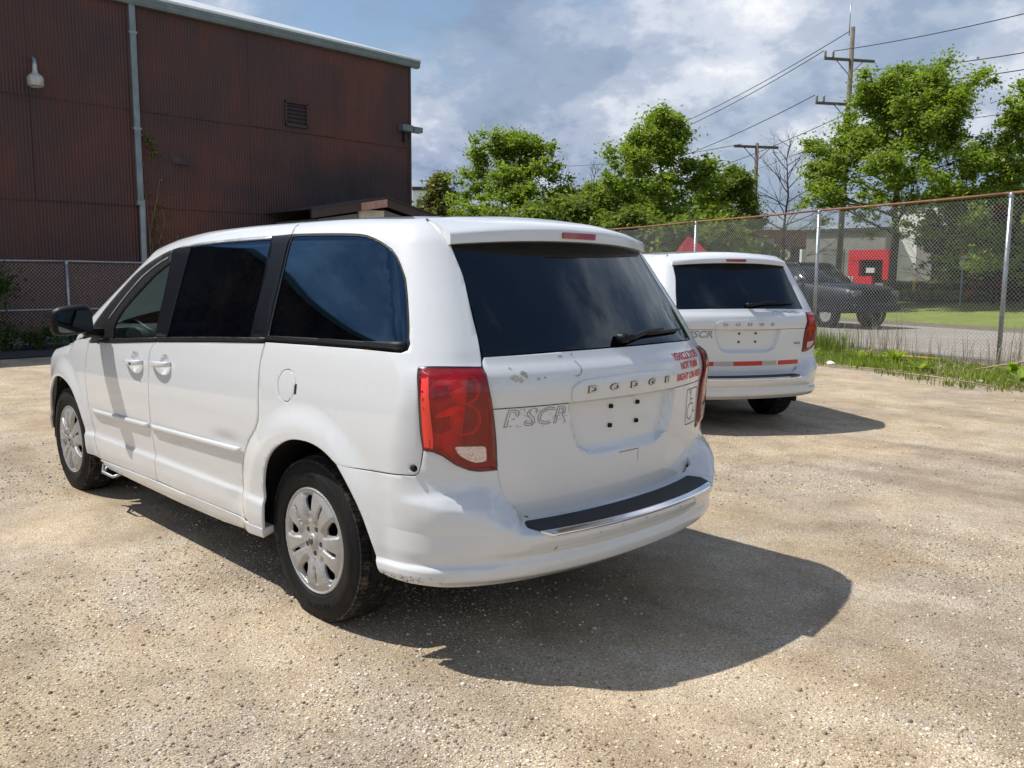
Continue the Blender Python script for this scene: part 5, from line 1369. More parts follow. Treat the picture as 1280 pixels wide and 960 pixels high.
def fence(name, P0, d, a0, a1, sp, H, top, mid, post_r, railmat, z0, label, wire_r, off):
    ang = math.atan2(d[1], d[0]); root = empty(name, (P0[0], P0[1], 0), ang, label=label, cat='fence')
    ks = np.arange(a0, a1+.5*1)
    me = mesh_panel_data(sp, z0, H-.03, r=wire_r)
    for k in ks:
        x = k*sp+off
        bm = bmesh.new(); lean = .006*math.sin(k*2.3)
        add_tube(bm, [(x, 0, 0), (x+lean*H, 0, H-.04)], post_r, 12)
        add_lathe(bm, [(post_r*1.12, -.03), (post_r*1.15, .02), (post_r*.7, .05), (0, .055)], 12, 'Z', center=(x+lean*H, 0, H-.04))
        for zz in np.linspace(.35, H-.35, 5): add_lathe(bm, [(post_r*1.06, -.008), (post_r*1.12, 0), (post_r*1.06, .008)], 12, 'Z', center=(x, 0, zz))
        bmesh.ops.recalc_face_normals(bm, faces=bm.faces); from_bm('post', bm, 'galvanized', root, True)
        if k < ks[-1]:
            o = bpy.data.objects.new('wire_mesh', me); link(o, root); o.location = (x, .035 if True else 0, 0); o['kind'] = 'stuff'
            for j, z in enumerate(([H] if top else [])+mid):
                sag = .012
                tube('rail', [(x+t*sp, 0, z-sag*math.sin(math.pi*t)*(1 if z == H else .3)) for t in (0, .25, .5, .75, 1)], .022, railmat if z == H else 'galvanized', root, 10)
    return root
FSP = 4.12
fence('chain_link_fence', FB, FD, -2, 8, FSP, 2.86, True, [], .036, 'rust_pipe', .06, 'tall chain-link fence with rusty top rail along the street', .0026, 0.)
fence('chain_link_fence', (15.3, -2.85), (0, -1), -3, 1, 3.05, 1.72, True, [.76], .03, 'galvanized', .05, 'low chain-link fence with grey rails against the brown warehouse', .0022, 0.)
# ------------------------------------------------------------------ trees
def tree(name, x, y, h, cw, seed, leaf, label, nleaf=26000, size=.10, trunk_r=.16, base=.0, first=.25, spread=.8, flat=1., bare=False, group=None, leafR=.60, top=.0, cat='tree'):
    q = random.Random(seed); root = empty(name, (x, y, base), label=label, cat=cat, group=group)
    bm = bmesh.new(); tips = []
    def grow(p, d, l, r, depth):
        n = 4; pts = [p]; rs = [r]; dd = d.copy()
        for i in range(n):
            dd = (dd+Vector((q.uniform(-1, 1), q.uniform(-1, 1), q.uniform(-.3, .6)))*.14).normalized(); pts.append(pts[-1]+dd*l/n); rs.append(r*(1-.5*(i+1)/n))
        add_tube(bm, pts, rs, 6 if depth < 2 else 4, False)
        if depth >= 1:
            tips.append((pts[-1], l)); tips.append((pts[3], l))
            if depth == 1: tips.append((pts[2], l))
        if depth < (4 if bare else 3):
            for k in range(q.choice((3, 4))):
                t = q.choice((2, 3, 4)); a = q.uniform(0, 6.28); b = q.uniform(.35, .85)*spread
                ax = dd.orthogonal().normalized(); ax.rotate(Matrix.Rotation(a, 3, dd)); nd = (dd*math.cos(b)+ax*math.sin(b)).normalized()
                grow(pts[t], nd, l*q.uniform(.55, .75), rs[t]*.65, depth+1)
    # leader with whorls of limbs
    H = h; pts = [Vector((0, 0, -.1))]; k = 9
    for i in range(1, k+1): pts.append(Vector((q.uniform(-.06, .06)*i*.35, q.uniform(-.06, .06)*i*.35, H*.94*i/k)))
    rs = [trunk_r*1.25]+[trunk_r*(1-.9*i/k) for i in range(1, k+1)]
    add_tube(bm, pts, rs, 9, False)
    nl = 24 if not bare else 30
    for i in range(nl):
        t = first+(.96-first)*i/(nl-1); z = t*H*.94; j = min(k-1, int(t*k)); f = t*k-j; p = pts[j]*(1-f)+pts[j+1]*f
        env = (math.sin(math.pi*min(1, max(.0, (t-first*.3)/(1.03-first*.3)))**.58)+.02)**.62
        l = cw*.5*env*q.uniform(.75, 1.1)*.66; a = i*2.4+q.uniform(-.4, .4); el = q.uniform(.10, .45)+(.55*t*t)
        d = Vector((math.cos(a)*math.cos(el), math.sin(a)*math.cos(el), math.sin(el)))
        grow(p, d, max(.5, l), max(.02, trunk_r*.42*(1-.6*t)), 1)
    bmesh.ops.recalc_face_normals(bm, faces=bm.faces)
    from_bm('trunk', bm, 'bark', root, True)
    if nleaf:
        C = np.array([tuple(t[0]) for t in tips]); Rr = np.array([leafR*(.45+.75*q.random()) for _ in tips])
        # fill the crown's outline with extra clumps
        ex = []
        for _ in range(150):
            t = first*.9+(1.03-first*.9)*q.random()**.85; env = (math.sin(math.pi*min(1, max(0, (t-first*.6)/(1.06-first*.6)))**.60))**.85
            a = q.uniform(0, 6.28); rr = cw*.5*env*(q.random()**.42)*(.80+.25*math.sin(3*a+seed)+.12*math.sin(7*a+t*9)); ex.append((rr*math.cos(a), rr*math.sin(a), t*H*1.0))
        C = np.concatenate([C, np.array(ex)]); Rr = np.concatenate([Rr, np.array([leafR*q.uniform(.45, 1.0) for _ in ex])]); tips = tips+[(e, 1) for e in ex]
        # keep some clumps denser than others so that sky shows between them
        w = np.array([q.random()**1.2+.1 for _ in tips]); rep = np.repeat(np.arange(len(C)), np.maximum(1, (w*6).astype(int)))
        V, Fc = leaf_cloud(C[rep], Rr[rep], nleaf, size, seed, .62*flat, .55)
        mesh_np('crown', V, Fc, leaf, root, kind='stuff')
    return root
def at(u, d):
    """a spot on the ground: u = bearing (column of the 1280-wide photograph), d = depth in metres"""
    r = (u-640)/1054.47; return (CAM[0]+d*(math.cos(YAW)+r*math.sin(YAW)), CAM[1]+d*(math.sin(YAW)-r*math.cos(YAW)))
TR = [
 # u, depth, height, crown width, material, leaves, label, leaf size, base
 ('maple_tree', 1110, 36, 9.9, 7.6, 'leaf_bright', 108750, 'large bright green maple standing in front of the tall power pole', .070, .3, .34, 1),
 ('maple_tree', 1305, 33, 9.3, 8.0, 'leaf_bright', 72500, 'bright green tree cut off by the right edge above the fence', .078, .3, .12, 2),
 ('maple_tree', 822, 43, 9.4, 6.8, 'leaf_bright', 83375, 'tall green tree right of the middle, just beyond the second van roof', .085, .2, .12, 3),
 ('maple_tree', 640, 46, 8.8, 7.4, 'leaf_bright', 79750, 'round green tree centred above the front van roof', .085, .1, .10, 4),
 ('maple_tree', 553, 50, 7.2, 3.6, 'leaf_dry', 21750, 'sparse yellowish young tree beside the warehouse corner', .11, .1, .12, 5),
 ('maple_tree', 736, 50, 6.6, 5.0, 'leaf_mid', 43500, 'low mid green tree filling the gap left of the tall green tree', .085, .1, .08, 6),
 ('maple_tree', 905, 46, 7.2, 4.6, 'leaf_mid', 43500, 'dull green tree left of the short power pole', .085, .1, .10, 7),
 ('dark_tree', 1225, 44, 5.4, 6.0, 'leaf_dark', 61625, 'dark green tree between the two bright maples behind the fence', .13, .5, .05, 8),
]
for (nm, u, d, h, cw, lf, nl, lab, sz, base, first, sd) in TR:
    x, y = at(u, d); tree(nm, x, y, h-base, cw, sd*7+1, lf, lab, nl, sz, .10+h*.010, base, first, .85, 1., False, 'leafy trees beyond the fence')
for (u, d, h, cw, sd, lab, gr) in ((974, 50, 10.0, 8.0, 21, 'bare leafless tree rising behind the short power pole', 0), (741, 56, 9.3, 1.6, 22, 'thin bare treetop poking up left of the tall green tree', 0), (1160, 40, 4.2, 3.4, 23, 'small bare weeping tree before the white wall', .7)):
    x, y = at(u, d); tree('bare_tree', x, y, h, cw, sd, 'leaf_dry', lab, 0, .1, .13 if h > 5 else .07, gr, .15, .75, 1., True, 'bare trees')
x, y = at(668, 40); tree('bush', x, y, 3.9, 6.5, 41, 'leaf_mid', 'wide low green bush directly above the front van roof', 22000, .12, .08, .0, .02, 1.0, .9, leafR=.95, cat='bush')
x, y = at(790, 40); tree('bush', x, y, 3.9, 5.0, 42, 'leaf_mid', 'green undergrowth below the tall green tree', 24000, .12, .08, .0, .02, 1.0, .9, leafR=.95, cat='bush')
x, y = at(720, 42); tree('bush', x, y, 4.6, 6.0, 48, 'leaf_mid', 'green bush filling the gap between the two middle trees', 26000, .11, .08, .0, .02, 1.0, .9, leafR=.95, cat='bush')
x, y = at(868, 38); tree('bush', x, y, 3.6, 5.0, 43, 'leaf_mid', 'leafy bush above the second van roof', 22000, .12, .08, .0, .02, 1.0, .9, leafR=.95, cat='bush')
x, y = at(590, 47); tree('bush', x, y, 3.9, 5.5, 47, 'leaf_bright', 'bright green shrub at the foot of the sparse yellowish tree', 20000, .12, .08, .0, .02, 1.0, .9, leafR=.95, cat='bush')
x, y = at(1238, 36); tree('red_leaf_tree', x, y, 3.8, 2.6, 44, 'leaf_red', 'small tree with scattered orange red leaves behind the fence', 900, .09, .06, .5, .1, .8, 1., leafR=.5)
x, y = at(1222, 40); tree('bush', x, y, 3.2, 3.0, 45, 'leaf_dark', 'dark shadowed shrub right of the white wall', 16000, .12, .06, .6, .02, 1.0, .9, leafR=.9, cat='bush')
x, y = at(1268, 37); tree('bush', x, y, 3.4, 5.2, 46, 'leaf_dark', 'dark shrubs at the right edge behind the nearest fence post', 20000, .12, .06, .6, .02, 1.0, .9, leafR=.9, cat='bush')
# trees behind the camera, mirrored in the rear windows
tree('maple_tree', -2.2, -27, 7.6, 6.5, 51, 'leaf_mid', 'green street tree just outside the right frame edge, mirrored in the rear window', 22000, .14, .15, 0, .12)
def hedge(name, u0, u1, d, z0, z1, mat, label, n, w=1.0, size=.07, cat='hedge'):
    a = np.array(at(u0, d)); b = np.array(at(u1, d)); q = np.random.default_rng(n); t = q.random(n)
    dirn = (b-a)/np.linalg.norm(b-a); nrm = np.array([-dirn[1], dirn[0]])
    P = a+(b-a)*t[:, None]+nrm*((q.random(n)-.5)*w)[:, None]; z = z0+(z1-z0)*q.random(n)**.8*(.85+.3*np.sin(t*40)*.3)
    V, Fc = leaf_cloud(np.c_[P, z], np.full(n, .12), n, size, n+1)
    o = mesh_np(name, V, Fc, mat, label=label, cat=cat)
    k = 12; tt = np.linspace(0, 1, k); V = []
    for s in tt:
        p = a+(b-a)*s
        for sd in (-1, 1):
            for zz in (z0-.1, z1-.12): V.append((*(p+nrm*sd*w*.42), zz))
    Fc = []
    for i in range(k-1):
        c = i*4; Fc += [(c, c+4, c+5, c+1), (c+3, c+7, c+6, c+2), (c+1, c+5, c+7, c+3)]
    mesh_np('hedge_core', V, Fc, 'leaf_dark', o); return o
hedge('hedge', 1100, 1235, 37.5, .6, 1.0, 'leaf_mid', 'clipped green hedge behind the lawn', 9000)
hedge('shrub_row', 1105, 1290, 38.5, .9, 1.42, 'leaf_dry', 'row of brownish shrubs above the dark hedge', 8000)
hedge('hedge', 1165, 1195, 44, 1.0, 1.75, 'leaf_mid', 'small green hedge at the foot of the white wall', 3000)

# ------------------------------------------------------------------ power poles and lines
def crossarm(bm_, c, d, l, z): add_box(bm_, (c[0], c[1], z), (l, .10, .12), math.atan2(d[1], d[0]))
def pole(u, d, H, label, arms, r=.17, lean=-.012, ant=True):
    x, y = at(u, d); root = empty('power_pole', (x, y, 0), label=label, cat='utility pole')
    tube('pole', [(0, 0, -.2), (lean*H*.3, 0, H*.5), (lean*H*.5, 0, H)], [r, r*.85, r*.62], 'pole_wood', root, 12)
    ad = np.array([-.62, .785]) if False else np.array([math.cos(YAW-math.pi/2), math.sin(YAW-math.pi/2)])
    ad = np.array([ad[0]*.97+.2*FD[0], ad[1]*.97+.2*FD[1]]); ad /= np.linalg.norm(ad)
    for (z, l0, l1, ins) in arms:
        ang = math.atan2(ad[1], ad[0]); bm = bmesh.new(); m = (l0+l1)/2
        add_box(bm, (ad[0]*m+lean*z*.5, ad[1]*m, z), (l1-l0, .11, .13), ang)
        o = from_bm('crossarm', bm, 'pole_wood', root)
        for s in ((-1, 1) if l0 < 0 < l1 and min(-l0, l1) > .5 else ((-1,) if abs(l0) > l1 else (1,))):
            tube('brace', [(ad[0]*s*.75, ad[1]*s*.75, z-.06), (0, 0, z-.75)], .022, 'pole_wood', root, 6)
        for a in ins:
            bm = bmesh.new(); add_lathe(bm, [(.035, .06), (.075, .10), (.05, .15), (.08, .20), (.05, .26), (.075, .31), (.03, .40), (0, .42)], 10, 'Z', center=(ad[0]*a+lean*z*.5, ad[1]*a, z)); bmesh.ops.recalc_face_normals(bm, faces=bm.faces)
            from_bm('insulator', bm, 'insulator', root, True)
    if ant: tube('lightning_rod', [(.10, 0, H-.4), (.10, 0, H+1.3)], .025, 'galvanized', root, 6)
    return root, ad
# u to the right of the photograph is +ad
p1, ad = pole(1043, 46, 14.5, 'tall wooden power pole with three crossarms behind the big maple', [(12.85, -1.55, 1.35, (-1.5, -1.05)), (10.6, -1.9, .2, (-1.85, -1.45)), (8.15, -1.7, .1, ())])
p2, _ = pole(936, 47, 8.75, 'shorter wooden power pole with one crossarm before the bare tree', [(8.55, -1.35, 1.25, ())], .15, .0, False)
def cable(label, A, B, sag=.6, r=.022):
    A = np.array(A, float); B = np.array(B, float); pts = []
    for t in np.linspace(0, 1, 25):
        p = A+(B-A)*t; p[2] -= sag*4*t*(1-t); pts.append(tuple(p))
    return tube('power_line', pts, r, 'cable', None, 5, label=label, cat='cable', group='power lines')
p3, _ = pole(1425, 30, 12.3, 'wooden power pole just outside the right frame edge carrying the same lines', [(11.6, -1.3, 1.3, (-1.2, 0.9)), (9.9, -1.3, 1.3, (-1.2, .9)), (8.0, -1.2, .9, (-.8,))], ant=False)
X1, Y1 = at(1043, 46)
def armp(a, z): return (X1+ad[0]*a, Y1+ad[1]*a, z)
def far_pt(u, d, v):  # a point at bearing u, depth d whose height puts it on row v
    x, y = at(u, d); return (x, y, CAM[2]+(347.5-v)/1054.47*d)
cable('power line from the pole top running down to the left', armp(-.1, 14.3), far_pt(780, 74, 186), .5)
cable('power line from the upper crossarm running down to the left', armp(-1.5, 13.25), far_pt(770, 72, 196), .5)
cable('power line from the middle crossarm running down to the left', armp(-1.9, 11.0), far_pt(760, 70, 226), .5)
cable('fourth power line, running left from just below the middle crossarm', armp(-.3, 10.0), far_pt(765, 70, 248), .5, .02)
cable('thin power line from the lowest crossarm running left', armp(-1.7, 8.4), far_pt(770, 72, 262), .4, .014)
cable('topmost power line crossing the sky to the right edge', armp(-1.0, 13.25), far_pt(1425, 30, -15), .25)
cable('middle power line crossing the sky to the right edge', armp(.5, 12.4), far_pt(1425, 30, 40), .35)
cable('lower power line crossing the sky to the right edge', armp(.3, 11.6), far_pt(1425, 30, 62), .35)
cable('thin power line low above the right-hand tree', armp(.3, 9.4), far_pt(1425, 30, 108), .35, .014)
cable('second thin power line low above the right-hand tree', armp(.3, 8.6), far_pt(1425, 30, 140), .3, .014)
cable('power line leaving the short pole towards the left trees', (*at(917, 47), 8.7), far_pt(690, 80, 213), .3, .018)

# ------------------------------------------------------------------ things beyond the fence
def face_box(name, u0, u1, d, z0, z1, depth, mat, parent=None, **kw):
    a = np.array(at(u0, d)); b = np.array(at(u1, d)); c = (a+b)/2; l = np.linalg.norm(b-a); ang = math.atan2(b[1]-a[1], b[0]-a[0]); nr = np.array([-(b-a)[1], (b-a)[0]])/l
    away = nr if nr.dot(np.array([math.cos(YAW), math.sin(YAW)])) > 0 else -nr
    c = c+away*depth/2; return box(name, (c[0], c[1], (z0+z1)/2), (l, depth, z1-z0), mat, parent, ang, **kw)
def building(name, parts, label, cat='building'):
    r = empty(name, (0, 0, 0), label=label, cat=cat)
    u0, u1, d = parts[0][1], parts[0][2], parts[0][3]; x, y = at((u0+u1)/2, d); r.location = (x, y, 0)
    for (nm, u0, u1, d, z0, z1, dp, mt) in parts: loc(face_box(nm, u0, u1, d, z0, z1, dp, mt), r)
    return r
def facade(name, cx, Y, parts, label, cat='building'):
    r = empty(name, (cx, Y, 0), label=label, cat=cat)
    for nm, x0, x1, z0, z1, y0, dp, mt in parts: loc(box(nm, ((x0+x1)/2, Y-y0-dp/2, (z0+z1)/2), (x1-x0, dp, z1-z0), mt), r)
    return r
facade('white_building', 16, -52, [('wall', 12.2, 18.2, .5, 6.2, 0, 8, 'wall_white'), ('buttress', 15.7, 16.6, .5, 3.6, -.8, .8, 'wall_grey'), ('roof', 12.0, 18.35, 6.2, 6.4, -.15, 8.3, 'wall_grey'), ('door', 13.6, 14.4, .6, 2.9, -.06, .06, 'panel_white')], 'plain white industrial building glimpsed between the trees')
facade('grey_building', 21, -51, [('wall', 18.4, 23.6, .4, 4.5, 0, 8, 'wall_grey'), ('roof', 18.25, 23.8, 4.5, 4.7, -.15, 8.3, 'roof_dark'), ('loading_door', 21.0, 22.4, .6, 3.4, -.05, .05, 'annex_grey')], 'low grey building behind the red gate sign')
building('brick_building', [('wall', 925, 1022, 66, .3, 5.2, 8, 'brick_brown'), ('roof', 923, 1024, 65.8, 5.2, 5.4, 8.4, 'wall_white'), ('window', 985, 1003, 65.9, 2.4, 3.9, .15, 'car_glass'), ('window', 1008, 1016, 65.9, 2.4, 3.9, .15, 'car_glass')], 'brown brick shop behind the bare tree with white lettering')
V, Fc = text_mesh('Jo', 1.7, extrude=.04, bold=.03); cxy = at(972, 64.8); a_ = YAW-math.pi/2
def billboard(V, x, y, z, s=1.):
    ax = np.array([math.cos(a_), math.sin(a_)]); fw = np.array([-math.cos(YAW), -math.sin(YAW)])
    return np.stack([x+ax[0]*V[:, 0]*s+fw[0]*V[:, 2], y+ax[1]*V[:, 0]*s+fw[1]*V[:, 2], z+V[:, 1]*s], -1)
bb = [o for o in bpy.data.objects if o.name == 'brick_building'][0]
loc(mesh_np('shop_lettering', billboard(V, *cxy, 3.4), Fc, 'sign_white'), bb)
building('far_building', [('wall', 517, 548, 78, 0, 9.2, 6, 'wall_white'), ('roof', 516, 549, 77.8, 9.2, 9.5, 6.4, 'roof_dark'), ('window', 522, 530, 77.9, 7.2, 8.4, .15, 'car_glass'), ('window', 534, 542, 77.9, 7.2, 8.4, .15, 'car_glass')], 'pale distant building showing beside the warehouse corner')
# red frame sign
sg = facade('red_sign', 14, -38, [('left_bar', 14.42, 14.95, 1.45, 2.85, 0, .4, 'sign_red'), ('top_bar', 13.05, 14.94, 2.40, 2.86, -.02, .4, 'sign_red'), ('bottom_bar', 13.75, 14.6, 1.20, 1.62, -.03, .4, 'sign_red'), ('right_bar', 13.0, 13.28, 1.45, 2.84, -.01, .4, 'sign_red'), ('back_panel', 13.1, 14.8, 1.3, 2.7, .3, .1, 'matte_black'), ('emblem', 13.7, 14.1, 1.78, 2.02, .1, .1, 'sign_white')], 'red C-shaped gate sign with a black centre behind the big maple trunk', 'sign')
building('red_pylon', [('mast', 929, 934, 50, 1.0, 5.1, .3, 'sign_red'), ('flag_panel', 937, 946, 50, 4.3, 5.1, .15, 'sign_red'), ('base', 931, 936, 49.9, .0, 2.6, .3, 'sign_red')], 'slim red pylon with a red panel beside the short power pole', 'sign')
building('white_trailer', [('box_body', 940, 962, 48, 1.2, 3.75, 4.0, 'panel_white'), ('roof_edge', 939, 963, 47.9, 3.75, 3.85, 4.1, 'rust_pipe'), ('chassis', 941, 961, 48, .7, 1.15, 3.8, 'matte_black'), ('wheel', 944, 949, 47.8, .25, .95, .3, 'tyre'), ('wheel', 953, 958, 47.8, .25, .95, .3, 'tyre')], 'pale box trailer standing right of the red pylon', 'trailer')
building('notice_sign', [('panel', 1194, 1200, 35, 1.9, 2.45, .03, 'panel_white'), ('post', 1196.4, 1197.6, 35.05, .4, 2.4, .05, 'galvanized')], 'small pale notice on a post before the dark shrub', 'sign')
building('meter_box', [('cabinet', 997, 1003, 40, 2.15, 2.85, .3, 'sign_white'), ('band', 994, 1004, 39.95, 1.95, 2.15, .35, 'sign_red'), ('post', 998.5, 1001.5, 40, .3, 2.0, .1, 'galvanized')], 'white and red box on a post left of the middle fence post', 'sign')
x, y = at(1138, 37.5); tube('bollard', [(x, y, .3), (x, y, 1.5)], .07, 'yellow_paint', label='yellow bollard in front of the brownish shrubs', cat='bollard')

# ------------------------------------------------------------------ parked vehicles on the street
def lofted(name, secs, mat, parent, smooth=True):
    """secs: list of (x, [(y, z) ...]) closed outlines of equal length"""
    bm = bmesh.new(); R = [[bm.verts.new((x, y, z)) for y, z in o] for x, o in secs]; m = len(R[0])
    for i in range(len(R)-1):
        for k in range(m): bm.faces.new((R[i][k], R[i][(k+1) % m], R[i+1][(k+1) % m], R[i+1][k]))
    bm.faces.new(R[0][::-1]); bm.faces.new(R[-1]); bmesh.ops.recalc_face_normals(bm, faces=bm.faces)
    return from_bm(name, bm, mat, parent, smooth)
def sec(w, z0, z1, c=.10, tw=None):
    tw = w if tw is None else tw
    return [(-w+c*.4, z0), (w-c*.4, z0), (w, z0+c), (w, (z0+z1)/2), (tw, z1-c), (tw-c, z1), (-tw+c, z1), (-tw, z1-c), (-w, (z0+z1)/2), (-w, z0+c)]
def car_wheel(parent, x, y, r=.40, w=.26):
    wr = empty('wheel', (x, y, r)); wr.parent = parent; s = 1 if y > 0 else -1
    bm = bmesh.new(); add_lathe(bm, [(r*.6, -w/2), (r*.92, -w/2), (r, -w*.38), (r, w*.38), (r*.92, w/2), (r*.6, w/2), (r*.58, w*.3), (r*.58, -w*.3)], 32, closed=True); bmesh.ops.recalc_face_normals(bm, faces=bm.faces); from_bm('tyre', bm, 'tyre', wr, True)
    bm = bmesh.new(); add_lathe(bm, [(0, s*w*.42), (.06, s*w*.42), (.09, s*w*.36), (r*.52, s*w*.40), (r*.62, s*w*.44), (r*.6, s*w*.2)], 32); bmesh.ops.recalc_face_normals(bm, faces=bm.faces); from_bm('rim', bm, 'cover', wr, True)
def pickup(x, y, rz, label):
    r = empty('pickup_truck', (x, y, .024), rz, label=label, cat='pickup truck')
    # x forward; front axle at 1.85, rear axle at -1.85
    lofted('body', [(2.86, sec(.82, .62, 1.02, .10)), (2.80, sec(.95, .48, 1.16, .14)), (2.55, sec(.99, .45, 1.24, .14, .93)), (1.9, sec(1.0, .45, 1.29, .14, .92)), (1.2, sec(1.0, .45, 1.33, .12, .92)), (.9, sec(1.0, .45, 1.34, .08, .95)), (-2.7, sec(1.0, .45, 1.36, .08, .95)), (-2.82, sec(.97, .52, 1.33, .08, .93))], 'car_blue', r)
    lofted('cab', [(1.08, sec(.86, 1.30, 1.36, .03, .82)), (.95, sec(.88, 1.30, 1.50, .05, .80)), (.35, sec(.90, 1.30, 1.90, .08, .70)), (-.2, sec(.90, 1.30, 1.95, .08, .70)), (-1.3, sec(.90, 1.30, 1.93, .08, .70)), (-1.62, sec(.90, 1.30, 1.40, .05, .84))], 'car_glass', r)
    lofted('cab_roof', [(.38, sec(.71, 1.87, 1.93, .03)), (.2, sec(.72, 1.86, 1.97, .04)), (-1.3, sec(.72, 1.86, 1.96, .04)), (-1.42, sec(.70, 1.80, 1.88, .03))], 'car_blue', r)
    for s in (1, -1):
        tube('pillar', [(1.06, s*.86, 1.34), (.36, s*.70, 1.90)], .035, 'car_blue', r, 6); tube('pillar', [(-.42, s*.91, 1.34), (-.42, s*.71, 1.92)], .045, 'car_blue', r, 6); tube('pillar', [(-1.6, s*.88, 1.36), (-1.36, s*.70, 1.90)], .05, 'car_blue', r, 6)
        bm = bmesh.new(); add_box(bm, (.78, s*1.10, 1.45), (.10, .20, .17), bev=.03); from_bm('door_mirror', bm, 'chrome' if s < 0 else 'chrome', r, True)
        bm = bmesh.new(); add_box(bm, (2.80, s*.76, 1.02), (.12, .34, .18), bev=.04); from_bm('headlight', bm, 'dash_plastic', r, True)
        for xx in (1.85, -1.85):
            car_wheel(r, xx, s*.84)
            bm = bmesh.new(); add_lathe(bm, [(.47, -.01), (.50, .03), (.42, .03), (.40, -.02)], 24, closed=True, center=(xx, s*.985, .43)); from_bm('wheel_arch', bm, 'matte_black', r, True)
    bm = bmesh.new(); add_box(bm, (2.84, 0, .98), (.10, 1.05, .30), bev=.03); from_bm('grille', bm, 'matte_black', r, True)
    for k in range(3): box('grille_bar', (2.90, 0, .90+.08*k), (.03, 1.0, .022), 'black_trim', r)
    bm = bmesh.new(); add_box(bm, (2.90, 0, .62), (.16, 1.86, .22), bev=.05); from_bm('bumper', bm, 'car_blue', r, True)
    bm = bmesh.new(); add_box(bm, (-2.90, 0, .62), (.14, 1.80, .18), bev=.04); from_bm('bumper', bm, 'chrome', r, True)
    box('bonnet_seam', (1.12, 0, 1.345), (.03, 1.5, .02), 'matte_black', r)
    return r
tx, ty = at(1094, 24.8); pickup(tx+FD[0]*2.9-.0, ty+FD[1]*2.9, math.atan2(-FD[1], -FD[0]), 'dark blue pickup truck parked across the street facing right')
def hatch(x, y, rz, label, paint):
    r = empty('parked_car', (x, y, .03), rz, label=label, cat='car')
    lofted('body', [(2.2, sec(.70, .35, .70, .1)), (2.05, sec(.86, .28, .82, .1)), (1.0, sec(.90, .25, 1.0, .1, .84)), (-1.9, sec(.90, .25, 1.02, .1, .84)), (-2.15, sec(.82, .35, .95, .1, .78))], paint, r)
    lofted('cabin', [(.95, sec(.80, .96, 1.02, .03)), (.2, sec(.80, .96, 1.44, .08, .62)), (-1.2, sec(.80, .96, 1.46, .08, .62)), (-1.95, sec(.80, .96, 1.04, .03))], 'car_glass', r)
    lofted('roof_panel', [(.25, sec(.62, 1.42, 1.45, .02)), (-.5, sec(.63, 1.43, 1.49, .03)), (-1.25, sec(.62, 1.43, 1.46, .02))], paint, r)
    for s in (1, -1):
        for xx in (1.35, -1.3): car_wheel(r, xx, s*.80, .33, .2)
    return r
x, y = at(868, 33); hatch(x, y, math.atan2(-FD[1], -FD[0])+.1, 'dark car beyond the fence, half hidden above the second van roof', 'car_blue')
# red canopy over it
cx_, cy_ = at(866, 34.5); cn = empty('canopy', (cx_, cy_, 0), label='red fabric canopy behind the fence above the second van', cat='canopy')
V = [(-.8, -.7, 2.35), (.75, -.7, 2.1), (.75, .7, 2.1), (-.8, .7, 2.35), (-.35, 0, 3.15), (-.1, 0, 3.05)]
c_, s_ = math.cos(a_), math.sin(a_); V = [(p[0]*c_-p[1]*s_, p[0]*s_+p[1]*c_, p[2]) for p in V]
mesh_np('cover', V, [(0, 1, 5, 4), (1, 2, 5), (2, 3, 4, 5), (3, 0, 4)], 'car_red', cn)
for p in V[:4]: tube('leg', [(p[0], p[1], 0), p], .03, 'galvanized', cn, 6)

# ------------------------------------------------------------------ weeds, grass and dead stems along the fence
def blades(name, N, a0, a1, b0, b1, h0, h1, w, mat, seed, label, cat, clump=.5, lean=.35, z=.02):
    q = np.random.default_rng(seed); nc = max(1, int(N/28)); ca = a0+(a1-a0)*q.random(nc); cb = b0+(b1-b0)*q.random(nc); ch = q.random(nc)**1.3*(.35+.65*(np.sin(ca*2.1+seed)*np.sin(ca*.83+1)+1)/2)*1.25; cb = cb+.35*np.sin(ca*1.3+.5)*(b1-b0)*.25
    i = q.integers(0, nc, N); a = ca[i]+q.normal(size=N)*.10*clump*2; b = cb[i]+q.normal(size=N)*.08*clump*2; h = (h0+(h1-h0)*ch[i])*(.5+.7*q.random(N))
    x = FB[0]+FD[0]*a+FN[0]*b; y = FB[1]+FD[1]*a+FN[1]*b; an = q.random(N)*6.28; ln = lean*h*q.random(N); ww = w*(.6+.8*q.random(N))
    cx, sx = np.cos(an), np.sin(an); V = np.zeros((N, 6, 3))
    for k, (t, tw) in enumerate(((0, 1), (.5, .9), (1, .12))):
        px = x+cx*ln*t*t; py = y+sx*ln*t*t; pz = z+h*t*(1-.12*t)
        V[:, 2*k] = np.stack([px-sx*ww*tw, py+cx*ww*tw, pz], -1); V[:, 2*k+1] = np.stack([px+sx*ww*tw, py-cx*ww*tw, pz], -1)
    Fc = np.concatenate([np.array([[0, 1, 3, 2]])+(np.arange(N)*6)[:, None], np.array([[2, 3, 5, 4]])+(np.arange(N)*6)[:, None]])
    return mesh_np(name, V.reshape(-1, 3), Fc, mat, kind='stuff', label=label, cat=cat)
MATS['blade'] = MATS['leaf_bright']
blades('grass', 24000, -12, 9, -2.2, -.1, .05, .22, .008, 'leaf_bright', 61, 'rough green grass and weeds along the foot of the fence', 'grass')
blades('grass', 16000, -12, 9, -2.7, -.2, .04, .16, .006, 'leaf_mid', 62, 'thin low grass spreading from the verge into the gravel', 'grass')
blades('tall_grass', 2600, 3.0, 5.6, -.9, -.1, .25, .75, .006, 'leaf_mid', 63, 'tall thin grass tuft against the fence beside the second van', 'grass', 1.2, .25)
blades('dead_stems', 1500, -10, 6, -.6, .6, .3, 1.1, .004, 'dry_stem', 64, 'dead brown stems growing through the fence', 'dry stems', 2.5, .5)
